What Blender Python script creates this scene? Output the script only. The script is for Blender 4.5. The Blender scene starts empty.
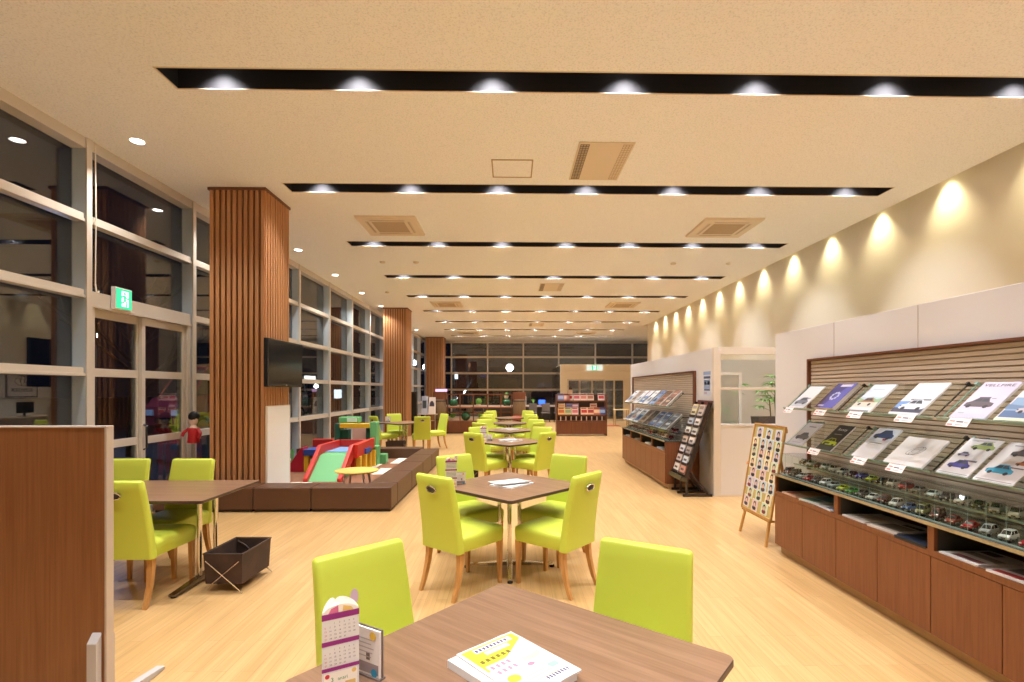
import bpy, bmesh, math, random
from mathutils import Matrix, Vector
random.seed(7)
PI = math.pi
S = bpy.context.scene
COL = S.collection

# ------------------------------------------------------------------ materials
MATS = {}
def _new(name):
    m = bpy.data.materials.new(name); m.use_nodes = True
    nt = m.node_tree; b = nt.nodes['Principled BSDF']
    return m, nt, b
def P(name, col, rough=.5, metal=0., spec=.5, coat=0., emit=None, es=1., bump=0., bscale=200., var=0., vscale=6.):
    if name in MATS: return MATS[name]
    m, nt, b = _new(name)
    b.inputs['Base Color'].default_value = (*col, 1)
    b.inputs['Roughness'].default_value = rough
    b.inputs['Metallic'].default_value = metal
    b.inputs['Specular IOR Level'].default_value = spec
    b.inputs['Coat Weight'].default_value = coat
    if emit:
        b.inputs['Emission Color'].default_value = (*emit, 1)
        b.inputs['Emission Strength'].default_value = es
    if bump or var:
        tc = nt.nodes.new('ShaderNodeTexCoord')
    if bump:
        n = nt.nodes.new('ShaderNodeTexNoise'); n.inputs['Scale'].default_value = bscale
        bp = nt.nodes.new('ShaderNodeBump'); bp.inputs['Strength'].default_value = bump; bp.inputs['Distance'].default_value = .002
        nt.links.new(tc.outputs['Object'], n.inputs['Vector'])
        nt.links.new(n.outputs['Fac'], bp.inputs['Height']); nt.links.new(bp.outputs['Normal'], b.inputs['Normal'])
    if var:
        n = nt.nodes.new('ShaderNodeTexNoise'); n.inputs['Scale'].default_value = vscale; n.inputs['Detail'].default_value = 3
        r = nt.nodes.new('ShaderNodeValToRGB')
        r.color_ramp.elements[0].position = .3; r.color_ramp.elements[1].position = .7
        r.color_ramp.elements[0].color = (*[c*(1-var) for c in col], 1); r.color_ramp.elements[1].color = (*[min(1, c*(1+var)) for c in col], 1)
        nt.links.new(tc.outputs['Object'], n.inputs['Vector'])
        nt.links.new(n.outputs['Fac'], r.inputs['Fac']); nt.links.new(r.outputs['Color'], b.inputs['Base Color'])
    MATS[name] = m; return m
def wood(name, c1, c2, stretch=(40, 40, 2), rough=.45, spec=.4):
    if name in MATS: return MATS[name]
    m, nt, b = _new(name)
    tc = nt.nodes.new('ShaderNodeTexCoord'); mp = nt.nodes.new('ShaderNodeMapping')
    mp.inputs['Scale'].default_value = stretch
    n = nt.nodes.new('ShaderNodeTexNoise'); n.inputs['Scale'].default_value = 1.; n.inputs['Detail'].default_value = 5; n.inputs['Roughness'].default_value = .6
    r = nt.nodes.new('ShaderNodeValToRGB'); r.color_ramp.elements[0].position = .35; r.color_ramp.elements[1].position = .68
    r.color_ramp.elements[0].color = (*c1, 1); r.color_ramp.elements[1].color = (*c2, 1)
    L = nt.links
    L.new(tc.outputs['Object'], mp.inputs['Vector']); L.new(mp.outputs['Vector'], n.inputs['Vector'])
    L.new(n.outputs['Fac'], r.inputs['Fac']); L.new(r.outputs['Color'], b.inputs['Base Color'])
    b.inputs['Roughness'].default_value = rough; b.inputs['Specular IOR Level'].default_value = spec
    MATS[name] = m; return m
def emis(name, col, s):
    if name in MATS: return MATS[name]
    m, nt, b = _new(name)
    b.inputs['Base Color'].default_value = (*[c*.5 for c in col], 1)
    b.inputs['Emission Color'].default_value = (*col, 1); b.inputs['Emission Strength'].default_value = s
    MATS[name] = m; return m
def glassy(name, tint, ior, rough=0.):
    """thin clear pane: straight-through transmission plus Fresnel reflection"""
    if name in MATS: return MATS[name]
    m, nt, b = _new(name); nt.nodes.remove(b)
    out = nt.nodes['Material Output']
    t = nt.nodes.new('ShaderNodeBsdfTransparent'); t.inputs['Color'].default_value = (*tint, 1)
    g = nt.nodes.new('ShaderNodeBsdfGlossy'); g.inputs['Roughness'].default_value = rough
    f0 = ((ior-1)/(ior+1))**2
    lw = nt.nodes.new('ShaderNodeLayerWeight'); lw.inputs['Blend'].default_value = .5
    pw = nt.nodes.new('ShaderNodeMath'); pw.operation = 'POWER'; pw.inputs[1].default_value = 5
    ma = nt.nodes.new('ShaderNodeMath'); ma.operation = 'MULTIPLY_ADD'; ma.inputs[1].default_value = 1-f0; ma.inputs[2].default_value = f0
    mx = nt.nodes.new('ShaderNodeMixShader')
    L = nt.links
    L.new(lw.outputs['Facing'], pw.inputs[0]); L.new(pw.outputs[0], ma.inputs[0]); L.new(ma.outputs[0], mx.inputs['Fac'])
    L.new(t.outputs['BSDF'], mx.inputs[1]); L.new(g.outputs['BSDF'], mx.inputs[2])
    L.new(mx.outputs['Shader'], out.inputs['Surface'])
    MATS[name] = m; return m

def floor_mat():
    m, nt, b = _new('maple_floor'); L = nt.links
    tc = nt.nodes.new('ShaderNodeTexCoord'); mp = nt.nodes.new('ShaderNodeMapping')
    mp.inputs['Rotation'].default_value = (0, 0, PI/2)
    br = nt.nodes.new('ShaderNodeTexBrick')
    br.inputs['Color1'].default_value = (.59, .375, .165, 1); br.inputs['Color2'].default_value = (.53, .318, .13, 1); br.inputs['Mortar'].default_value = (.43, .25, .108, 1)
    br.inputs['Scale'].default_value = 1.; br.inputs['Mortar Size'].default_value = .0016; br.inputs['Mortar Smooth'].default_value = .3
    br.inputs['Brick Width'].default_value = .91; br.inputs['Row Height'].default_value = .0758; br.inputs['Bias'].default_value = -.25
    br.offset = .37
    mp2 = nt.nodes.new('ShaderNodeMapping'); mp2.inputs['Scale'].default_value = (38, 1.6, 1)
    n = nt.nodes.new('ShaderNodeTexNoise'); n.inputs['Scale'].default_value = 1; n.inputs['Detail'].default_value = 6
    r = nt.nodes.new('ShaderNodeValToRGB'); r.color_ramp.elements[0].position = .3; r.color_ramp.elements[1].position = .7
    r.color_ramp.elements[0].color = (.86, .83, .78, 1); r.color_ramp.elements[1].color = (1.08, 1.08, 1.08, 1)
    mx = nt.nodes.new('ShaderNodeMix'); mx.data_type = 'RGBA'; mx.blend_type = 'MULTIPLY'; mx.inputs['Factor'].default_value = 1
    L.new(tc.outputs['Object'], mp.inputs['Vector']); L.new(mp.outputs['Vector'], br.inputs['Vector'])
    L.new(tc.outputs['Object'], mp2.inputs['Vector']); L.new(mp2.outputs['Vector'], n.inputs['Vector'])
    L.new(n.outputs['Fac'], r.inputs['Fac'])
    L.new(br.outputs['Color'], mx.inputs['A']); L.new(r.outputs['Color'], mx.inputs['B'])
    L.new(mx.outputs['Result'], b.inputs['Base Color'])
    b.inputs['Roughness'].default_value = .3; b.inputs['Specular IOR Level'].default_value = .5
    return m
def ceil_mat():
    m, nt, b = _new('fissured_ceiling_board'); L = nt.links
    tc = nt.nodes.new('ShaderNodeTexCoord')
    n = nt.nodes.new('ShaderNodeTexNoise'); n.inputs['Scale'].default_value = 65; n.inputs['Detail'].default_value = 6; n.inputs['Roughness'].default_value = .7
    r = nt.nodes.new('ShaderNodeValToRGB'); r.color_ramp.elements[0].position = .36; r.color_ramp.elements[1].position = .5
    r.color_ramp.elements[0].color = (.75, .755, .76, 1); r.color_ramp.elements[1].color = (.925, .93, .94, 1)
    bp = nt.nodes.new('ShaderNodeBump'); bp.inputs['Strength'].default_value = .25; bp.inputs['Distance'].default_value = .004
    L.new(tc.outputs['Object'], n.inputs['Vector']); L.new(n.outputs['Fac'], r.inputs['Fac']); L.new(r.outputs['Color'], b.inputs['Base Color'])
    L.new(n.outputs['Fac'], bp.inputs['Height']); L.new(bp.outputs['Normal'], b.inputs['Normal'])
    b.inputs['Roughness'].default_value = .9; b.inputs['Specular IOR Level'].default_value = .1
    return m

FLOOR = floor_mat(); CEIL = ceil_mat()
WALL = P('cream_wall', (.88, .83, .72), .8, spec=.2)
PANEL = P('white_panel', (.80, .775, .79), .5, spec=.3)
SEAM = P('panel_seam', (.56, .50, .47), .7)
ALU = P('anodised_aluminium', (.66, .61, .55), .4, .12)
FIN = P('shaded_side_aluminium', (.62, .72, .82), .45, .35)  # same metal as ALU, with the mullion sides' shaded cool tone put in colour
DARKAL = P('dark_aluminium', (.06, .055, .05), .4, .5)
BLACK = P('matt_black', (.012, .011, .012), .6)
BLACKP = P('black_plastic', (.018, .018, .02), .25)
TROUGH = P('trough_black', (.022, .020, .022), .75, spec=.2)
CHROME = P('chrome', (.80, .78, .74), .12, 1.)
STEEL = P('brushed_steel', (.55, .53, .50), .3, 1.)
LIME = P('lime_vinyl', (.575, .66, .075), .42, spec=.4, bump=.08, bscale=350)
BEECH = wood('beech_leg', (.50, .24, .07), (.62, .33, .11), (60, 60, 4), .35)
TABLEW = wood('walnut_tabletop', (.205, .112, .062), (.30, .176, .105), (45, 2, 45), .38)
TEDGE = P('dark_edge_band', (.07, .04, .03), .4)
CABW = wood('mahogany_laminate', (.20, .068, .026), (.265, .095, .038), (55, 55, 2.2), .4)
CABE = P('mahogany_edge', (.16, .052, .02), .45)
CUBBY = P('cubby_shade', (.055, .055, .05), .6)  # shade inside the open cubbies, put into the colour
SLATW = wood('cedar_slat', (.44, .20, .085), (.58, .29, .13), (60, 60, 1.2), .45)
CORE = P('column_core', (.10, .035, .014), .7)
SLATB = wood('taupe_slatwall', (.56, .455, .36), (.63, .52, .42), (60, 1.5, 60), .5)
SLATG = P('slatwall_groove', (.32, .25, .19), .7)
SCREENW = wood('teak_screen', (.23, .092, .034), (.31, .135, .053), (55, 55, 1.6), .42)
SCREENT = P('screen_trim', (.55, .47, .40), .45, .1)
GREYPL = P('grey_plastic', (.50, .47, .46), .45)
SOFA = P('brown_vinyl', (.10, .044, .022), .42, spec=.4, bump=.15, bscale=90, var=.06)
SOFAD = P('brown_vinyl_base', (.03, .015, .01), .6)
MATB = P('brown_play_mat', (.27, .115, .055), .7)
MATW = P('cream_play_mat', (.80, .72, .60), .7)
WHITE = P('white_paint', (.84, .82, .80), .4)
PAPER = P('white_paper', (.78, .765, .76), .55)
RED = P('red_foam', (.62, .035, .022), .45)
CRIM = P('crimson_foam', (.42, .012, .04), .45)
GREEN = P('green_foam', (.16, .50, .20), .5)
DGREEN = P('dark_green_foam', (.012, .12, .085), .5)
BLUE = P('blue_foam', (.025, .075, .36), .5)
SKYB = P('sky_blue_foam', (.22, .42, .72), .5)
YEL = P('yellow_foam', (.80, .52, .03), .5)
YTAB = P('yellow_tabletop', (.80, .55, .13), .4)
WGLASS = glassy('window_glass', (.74, .78, .80), 2.08)
ACRY = glassy('clear_acrylic', (.93, .96, .94), 1.22)
ACRE = P('acrylic_edge', (.30, .42, .37), .2)
BASK = P('dark_brown_weave', (.05, .026, .018), .7, bump=.8, bscale=160, var=.35)
LENS = emis('lamp_lens', (1, .97, .95), 9)
LENSW = emis('downlight_lens', (1, .93, .82), 14)
TV_M = P('tv_screen', (.012, .014, .015), .12, spec=.6)
ACM = P('ac_beige', (.72, .62, .48), .6)
ACG = P('ac_grille', (.45, .33, .20), .7)
DGRILL = P('dark_grille', (.12, .085, .06), .7)
GOLD = wood('easel_pine', (.52, .27, .075), (.64, .36, .12), (50, 50, 3), .45)
LEAF = P('leaf_green', (.13, .36, .05), .45, var=.3, vscale=20)
BALL = P('green_glaze', (.02, .10, .045), .22, spec=.6, var=.5, vscale=9)
RWOOD = wood('reddish_wood', (.15, .05, .024), (.21, .075, .035), (40, 40, 2), .45)
DRUM = wood('bronze_drum', (.20, .13, .07), (.28, .19, .11), (50, 50, 2), .35)

def C(r, g, b, rough=.5):
    """a print or paint colour given as sRGB 0-255"""
    f = lambda c: ((c/255+.055)/1.055)**2.4 if c > 10 else c/255/12.92
    return P('paint_%d_%d_%d' % (r, g, b), (f(r), f(g), f(b)), rough)

# ------------------------------------------------------------------ mesh builder
class M:
    def __init__(s): s.v = []; s.f = []; s.mi = []; s.T = Matrix.Identity(4)
    def add(s, vs, fs, m=0):
        o = len(s.v)
        s.v += [tuple(s.T @ Vector(p)) for p in vs]
        for f in fs: s.f.append([o+i for i in f]); s.mi.append(m)
        return s
    def box(s, x0, x1, y0, y1, z0, z1, m=0):
        return s.add([(x0,y0,z0),(x1,y0,z0),(x1,y1,z0),(x0,y1,z0),(x0,y0,z1),(x1,y0,z1),(x1,y1,z1),(x0,y1,z1)],
            [(3,2,1,0),(4,5,6,7),(0,1,5,4),(1,2,6,5),(2,3,7,6),(3,0,4,7)], m)
    def quad(s, pts, m=0): return s.add(pts, [tuple(range(len(pts)))], m)
    def prism(s, poly, a0, a1, axis='z', m=0):
        n = len(poly)
        def q(p, a):
            return {'z': (p[0], p[1], a), 'y': (p[0], a, p[1]), 'x': (a, p[0], p[1])}[axis]
        vs = [q(p, a0) for p in poly]+[q(p, a1) for p in poly]
        fs = [tuple(reversed(range(n))), tuple(range(n, 2*n))]+[(i, (i+1) % n, n+(i+1) % n, n+i) for i in range(n)]
        return s.add(vs, fs, m)
    def loft(s, secs, m=0, cap=True):
        n = len(secs[0]); vs = [p for sec in secs for p in sec]; fs = []
        for k in range(len(secs)-1):
            for i in range(n):
                fs.append((k*n+i, k*n+(i+1) % n, (k+1)*n+(i+1) % n, (k+1)*n+i))
        if cap: fs += [tuple(reversed(range(n))), tuple(range((len(secs)-1)*n, len(secs)*n))]
        return s.add(vs, fs, m)
    def lathe(s, prof, n=20, c=(0, 0, 0), m=0, cap=True):
        return s.loft([[(c[0]+r*math.cos(2*PI*i/n), c[1]+r*math.sin(2*PI*i/n), c[2]+z) for i in range(n)] for r, z in prof], m, cap)
    def tube(s, pts, r, n=8, m=0, closed=False, rs=None):
        pts = [Vector(p) for p in pts]; secs = []; k = len(pts)
        up0 = None
        for i, p in enumerate(pts):
            a = pts[(i-1) % k] if closed or i > 0 else p; b = pts[(i+1) % k] if closed or i < k-1 else p
            d = (b-a).normalized()
            if up0 is None or abs(d.dot(up0)) > .97: up0 = Vector((0,0,1)) if abs(d.z) < .9 else Vector((1,0,0))
            u = d.cross(up0).normalized(); w = u.cross(d).normalized()
            rr = rs[i] if rs else r
            secs.append([tuple(p+u*rr*math.cos(2*PI*j/n+PI/4)+w*rr*math.sin(2*PI*j/n+PI/4)) for j in range(n)])
        if closed: secs.append(secs[0])
        return s.loft(secs, m, not closed)
    def ball(s, c, r, n=16, m=0, sx=1, sy=1, sz=1):
        k = n//2; vs = [(c[0], c[1], c[2]-r*sz)]
        for i in range(1, k):
            t = -PI/2+PI*i/k
            for j in range(n): vs.append((c[0]+r*sx*math.cos(t)*math.cos(2*PI*j/n), c[1]+r*sy*math.cos(t)*math.sin(2*PI*j/n), c[2]+r*sz*math.sin(t)))
        vs.append((c[0], c[1], c[2]+r*sz)); fs = [(0, 1+(j+1) % n, 1+j) for j in range(n)]
        for i in range(k-2):
            for j in range(n): a = 1+i*n; fs.append((a+j, a+(j+1) % n, a+n+(j+1) % n, a+n+j))
        a = 1+(k-2)*n; fs += [(a+j, a+(j+1) % n, len(vs)-1) for j in range(n)]
        return s.add(vs, fs, m)
    def text(s, body, size, mtx, m=0, ext=0., width=None):
        vs, fs = text_geo(body)
        xs = [v[0] for v in vs]; w = max(xs)-min(xs); x0 = min(xs)
        sx = size if width is None else width/w
        return s.add([tuple(mtx @ Vector(((v[0]-x0)*sx, v[1]*size, v[2]))) for v in vs], fs, m)
    def build(s, name, mats, parent=None, bev=0., smooth=35, seg=2):
        me = bpy.data.meshes.new(name)
        me.from_pydata(s.v, [], s.f)
        if not isinstance(mats, (list, tuple)): mats = [mats]
        for mt in mats: me.materials.append(mt)
        me.polygons.foreach_set('material_index', s.mi)
        if bev:
            bm = bmesh.new(); bm.from_mesh(me)
            bmesh.ops.remove_doubles(bm, verts=bm.verts, dist=1e-6)
            es = [e for e in bm.edges if len(e.link_faces) == 2 and e.calc_face_angle(0) > .6]
            bmesh.ops.bevel(bm, geom=es, offset=bev, segments=seg, affect='EDGES', profile=.5, clamp_overlap=True)
            bm.to_mesh(me); bm.free()
        me.validate()
        if smooth:
            me.polygons.foreach_set('use_smooth', [True]*len(me.polygons))
            me.set_sharp_from_angle(angle=math.radians(smooth))
        me.update()
        o = bpy.data.objects.new(name, me); COL.objects.link(o)
        if bev and smooth:
            wn_ = o.modifiers.new('weighted_normal', 'WEIGHTED_NORMAL'); wn_.weight = 100; wn_.keep_sharp = True
        if parent is not None: o.parent = parent
        return o
_TG = {}
def text_geo(body):
    if body in _TG: return _TG[body]
    cu = bpy.data.curves.new('t', 'FONT'); cu.body = body; cu.size = 1.; cu.resolution_u = 2
    o = bpy.data.objects.new('t', cu); COL.objects.link(o)
    dg = bpy.context.evaluated_depsgraph_get(); me = bpy.data.meshes.new_from_object(o.evaluated_get(dg))
    r = ([tuple(v.co) for v in me.vertices], [tuple(p.vertices) for p in me.polygons])
    bpy.data.objects.remove(o); bpy.data.curves.remove(cu); bpy.data.meshes.remove(me)
    _TG[body] = r; return r

def tag(o, label, cat, group=None, kind=None):
    o['label'] = label; o['category'] = cat
    if group: o['group'] = group
    if kind: o['kind'] = kind
    return o
def thing(name, label, cat, loc=(0, 0, 0), rz=0., group=None, kind=None):
    o = bpy.data.objects.new(name, None); COL.objects.link(o)
    o.location = loc; o.rotation_euler = (0, 0, rz); o.empty_display_size = .1
    return tag(o, label, cat, group, kind)
def kids(o): return [c for c in bpy.data.objects if c.parent == o]
def dup(root, loc, rz=None, label=None, group=None, tree=None):
    r = root.copy(); COL.objects.link(r); r.location = loc
    if rz is not None: r.rotation_euler = (0, 0, rz)
    if label: r['label'] = label
    if group: r['group'] = group
    for ch, gs in (tree or tree_of(root)):
        c = ch.copy(); COL.objects.link(c); c.parent = r
        for g in gs: d = g.copy(); COL.objects.link(d); d.parent = c
    return r
def tree_of(root): return [(c, kids(c)) for c in kids(root)]
def struct(o, label, cat): return tag(o, label, cat, None, 'structure')
ORD = ['first','second','third','fourth','fifth','sixth','seventh','eighth','ninth','tenth','eleventh','twelfth','thirteenth','fourteenth','fifteenth','sixteenth','seventeenth','eighteenth','nineteenth','twentieth']

# ------------------------------------------------------------------ room shell
H = 4.12
XL, XR, Y0R, Y1R = -4.56, 5.6, -3.2, 27.1
YA, XA = 20.7, 7.7      # entrance alcove beyond the right wall
SLOT_Y = [-.45, 1.87, 4.17, 6.47, 8.98, 11.6, 14.05, 16.7, 19.3, 21.85, 24.4]
SX0, SX1, SWID = -2.89, 4.95, .285
XC = 5.42
struct(M().box(XL-.12, XA+.1, Y0R-.1, Y1R+.15, -.08, 0).build('floor', FLOOR), 'pale maple strip floor running the length of the lounge', 'floor')
c = M(); ys = [Y0R-.1]+[y for a in SLOT_Y for y in (a, a+SWID)]+[Y1R+.1]
for i in range(len(ys)-1):
    slot = i % 2 == 1
    for x0, x1 in ([(XL-.1, SX0), (SX1, XC)] if slot else [(XL-.1, XC)]):
        c.quad([(x0, ys[i], H), (x0, ys[i+1], H), (x1, ys[i+1], H), (x1, ys[i], H)])
c.quad([(XC, YA, H), (XC, Y1R+.1, H), (XA+.1, Y1R+.1, H), (XA+.1, YA, H)])
cv = M()
cv.quad([(XC, Y0R, H), (XC, YA, H), (XC, YA, H+.32), (XC, Y0R, H+.32)])
cv.quad([(XC, Y0R, H+.32), (XC, YA, H+.32), (XR, YA, H+.32), (XR, Y0R, H+.32)])
struct(c.build('ceiling', CEIL, smooth=0), 'beige fissured board ceiling cut by long black light slots', 'ceiling')
struct(cv.build('trim_1', WALL, smooth=0), 'light cove along the top of the right wall', 'trim')
struct(M().box(XR, XR+.1, Y0R, YA, 0, H+.4).build('wall_right', WALL), 'tall cream side wall washed by scallops of yellow light', 'wall')
struct(M().box(XR+.1, XA, YA-.1, YA, 0, H).build('wall_return', WALL), 'short cream return wall of the entrance alcove', 'wall')
struct(M().box(XA, XA+.1, YA-.1, Y1R, 0, H).build('wall_alcove', WALL), 'cream side wall of the entrance alcove', 'wall')
struct(M().box(XC, XR+.1, YA, YA+.02, H, H+.4).build('trim_2', WALL), 'end cap of the light cove', 'trim')
struct(M().box(XL, XR, Y0R-.1, Y0R, 0, H+.1).build('wall_front', WALL), 'cream end wall opposite the glazed end', 'wall')

# left curtain wall, bay by bay
BAYS = [5.37+1.762*k for k in range(-5, 13)]
TZ = [.89, 1.69, 2.50, 3.29]
def mullion(x, y):
    m = M().box(x, x+.15, y-.028, y+.028, 0, H, 0).box(x+.15, x+.166, y-.034, y+.034, 0, H, 1)
    return m
wn = 0
for k in range(len(BAYS)-1):
    a, b = BAYS[k], min(BAYS[k+1], Y1R)
    isdoor = abs(a-5.37) < .01
    wn += 1
    w = thing('door_1' if isdoor else 'window_%d' % wn, ('double sliding glass door bay under the green exit sign' if isdoor else 'tall aluminium window bay, %s along the left glazing' % ORD[k]), 'door' if isdoor else 'window', (XL, a, 0), kind='structure')
    L = b-a
    mullion(0, 0).build('mullion', [FIN, ALU], w, smooth=0)
    for z in ([2.46, 3.29] if isdoor else TZ):
        hh = .085 if isdoor and z < 3 else .045
        M().box(.04, .135, .034, L-.034, z-hh, z+hh).box(.135, .15, .034, L-.034, z-hh, z-hh+.03).build('transom', ALU, w, bev=.004)
    M().box(.0, .15, .034, L-.034, H-.11, H).build('head_rail', ALU, w)
    M().box(.0, .15, .034, L-.034, 0, .09).build('sill_rail', ALU, w)
    zlo = 2.37 if isdoor else .09
    M().box(.0, .012, .03, L-.03, zlo, H-.1).build('glass', WGLASS, w, smooth=0)
    if isdoor:
        M().box(.0, .14, .034, .10, .09, 2.375).box(0, .14, L-.12, L-.034, .09, 2.375).build('jamb', ALU, w, bev=.004)
        for j, (p, q, xo) in enumerate(((.10, .87, .03), (.82, L-.12, .075))):
            f = M()
            f.box(xo, xo+.04, p, p+.06, .1, 2.37).box(xo, xo+.04, q-.07, q, .1, 2.37)
            for z in (.15, .89, 1.69, 2.33): f.box(xo+.002, xo+.038, p+.06, q-.07, z-.045, z+.045)
            leaf = f.build('door_leaf', ALU, w, bev=.004)
            M().box(xo+.016, xo+.024, p+.06, q-.07, .19, 2.29).build('door_glass', WGLASS, leaf, smooth=0)
            if j: M().tube([(xo+.04, p+.03, .78), (xo+.075, p+.03, .80), (xo+.075, p+.03, 1.06), (xo+.04, p+.03, 1.08)], .012, 8).build('door_handle', BLACKP, leaf)

# glazed end wall
BX = [XL, -3.16, -1.24, .66, 2.55, 4.51, 6.5, XA]
BZ = [.66, 1.52, 2.39, 3.25]
for k in range(len(BX)-1):
    a, b = BX[k], BX[k+1]; L = b-a; wn += 1
    w = thing('window_%d' % wn, 'end wall window bay, %s from the left corner' % ORD[k], 'window', (a, Y1R, 0), kind='structure')
    M().box(-.035, .035, -.15, 0, 0, H).build('mullion', ALU, w, bev=.004)
    for z in BZ: M().box(.035, L-.035, -.12, -.02, z-.05, z+.05).build('transom', ALU, w, bev=.004)
    M().box(.035, L-.035, -.14, 0, H-.13, H).build('head_rail', ALU, w)
    M().box(.035, L-.035, -.14, 0, 0, .1).build('sill_rail', ALU, w)
    M().box(.03, L-.03, -.012, 0, .1, H-.13).build('glass', WGLASS, w, smooth=0)

# entrance vestibule
VY = 24.5; VX0, VX1 = 2.40, 6.4
CREAM = P('vestibule_cream', (.87, .80, .67), .6)
v = thing('door_2', 'cream framed entrance vestibule with sliding glass doors at the far end', 'door', (VX0, VY, 0), kind='structure')
W = VX1-VX0
M().box(0, W, 0, .25, 2.03, 2.42).box(0, W, -.02, .25, 2.43, 2.74).box(0, W, .25, Y1R-VY-.16, 2.70, 2.74).build('header', CREAM, v, bev=.006)
M().box(0, .34, 0, .25, 0, 2.03).box(3.1, W, 0, .25, 0, 2.03).build('jamb', CREAM, v, bev=.006)
M().box(0, .06, .25, Y1R-VY-.16, 0, 2.70).build('side_screen', WGLASS, v)
for p, q in ((.36, .95), (.93, 1.55), (1.53, 2.16), (2.14, 2.64), (2.62, 3.12)):
    f = M().box(p, p+.05, .10, .15, 0, 2.03).box(q-.05, q, .10, .15, 0, 2.03).box(p+.05, q-.05, .1, .15, 0, .09).box(p+.05, q-.05, .1, .15, 1.96, 2.03)
    leaf = f.build('door_leaf', CREAM if p > 2 else ALU, v)
    M().box(p+.05, q-.05, .12, .13, .09, 1.96).build('door_glass', WGLASS, leaf, smooth=0)

# white partitions on the right
def partition(name, label, x, y0, y1, z, seams, zs=1.82):
    o = M().box(x, x+.11, y0, y1, 0, z).build(name, PANEL, bev=.004)
    struct(o, label, 'partition wall')
    s = M()
    for y in seams: s.box(x-.0015, x+.001, y-.004, y+.004, .05, z-.004)
    if seams: s.build('seam', SEAM, o, smooth=0)
    return o
partition('wall_partition_near', 'white panelled partition behind the nearer brochure display', 2.9, -1.0, 5.51, 2.11, [4.5, 3.561, 2.622, 1.683])
partition('wall_partition_far', 'white partition behind the farther brochure display', 2.857, 7.16, 12.05, 2.10, [])
struct(M().box(2.967, XR, 11.94, 12.05, 0, 2.10).build('wall_partition_end', PANEL), 'far end return of the white partition', 'partition wall')
# cross partition with the office window, facing the aisle
wn += 1
PF = P('partition_frame', (.78, .70, .62), .5)
w = thing('window_%d' % wn, 'clear office window in the white cross partition with a plant behind it', 'window', (2.855, 7.08, 0), kind='structure')
M().box(0, .065, 0, .08, 0, 2.10).box(.065, .10, .004, .076, .0, 2.06).box(.10, 2.745, 0, .08, 2.0, 2.10).box(.10, 2.7, .01, .07, 1.50, 1.535).box(1.35, 1.41, 0, .08, .96, 2.0).build('frame', PF, w, bev=.003)
M().box(.10, 2.7, .005, .075, 0.03, .99).box(.1, 2.7, 0, .08, .99, 1.02).build('lower_panel', PANEL, w, bev=.003)
M().box(.10, 2.7, .0, .08, 0, .03).build('kick_strip', PF, w)
M().box(.10, 1.35, .036, .044, 1.02, 1.50).box(.10, 1.35, .036, .044, 1.535, 2.0).build('glass', glassy('office_glass', (.95, .96, .95), 1.3), w, smooth=0)
struct(M().box(3.02, XR, 9.3, 9.4, 0, 2.06).build('wall_office', PANEL), 'cream wall at the back of the glazed office', 'wall')
FROST = glassy('frosted', (.80, .76, .70), 1.35)
o = thing('frosted_screen', 'framed frosted glass screen added inside the glazed office', 'screen', (3.02, 7.95, 0))
M().box(0, .03, 0, .03, 0, 1.78).box(.58, .63, 0, .03, 0, 1.78).box(.03, .58, 0, .03, 1.74, 1.78).box(.03, .58, 0, .03, 0, .08).build('frame', PF, o)
m_, nt_, b_ = _new('frosted_pane'); b_.inputs['Base Color'].default_value = (.86, .80, .72, 1); b_.inputs['Transmission Weight'].default_value = .85; b_.inputs['Roughness'].default_value = .32; b_.inputs['IOR'].default_value = 1.1
M().box(.03, .58, .012, .018, .08, 1.74).build('pane', m_, o, smooth=0)  # frosted pane added so the palm behind reads as a blurred reflection

# slatted columns
def column(x0, x1, y0, y1, label, n):
    o = thing('slatted_column', label, 'column', ((x0+x1)/2, y0, 0), kind='structure')
    w = (x1-x0)/2; d = y1-y0; t = .035
    M().box(-w+t, w-t, t, d-t, 0, H).build('core', CORE, o, smooth=0)
    for nm, horizontal, pos in (('front_slats', 1, 0), ('rear_slats', 1, d-t), ('right_slats', 0, w-t), ('left_slats', 0, -w)):
        m = M(); L = 2*w if horizontal else d; k = max(4, int(round(L/.0735)))
        for i in range(k):
            c = (i+.5)*L/k; h = .0215
            if horizontal: m.box(-w+c-h, -w+c+h, pos, pos+t, 0, H-.035)
            else: m.box(pos, pos+t, c-h, c+h, 0, H-.035)
        m.build(nm, SLATW, o, smooth=0)
    M().box(-w-.012, w+.012, -.012, d+.012, H-.035, H).build('cap', CABE, o)
    return o
column(-3.9, -3.18, 6.62, 7.34, 'cedar slatted column carrying the television', 10)
column(-4.06, -3.30, 16.2, 16.9, 'second slatted column, behind the far left dining table', 10)
column(-4.2, -3.33, 25.1, 25.9, 'third slatted column at the far left corner', 10)

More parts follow.
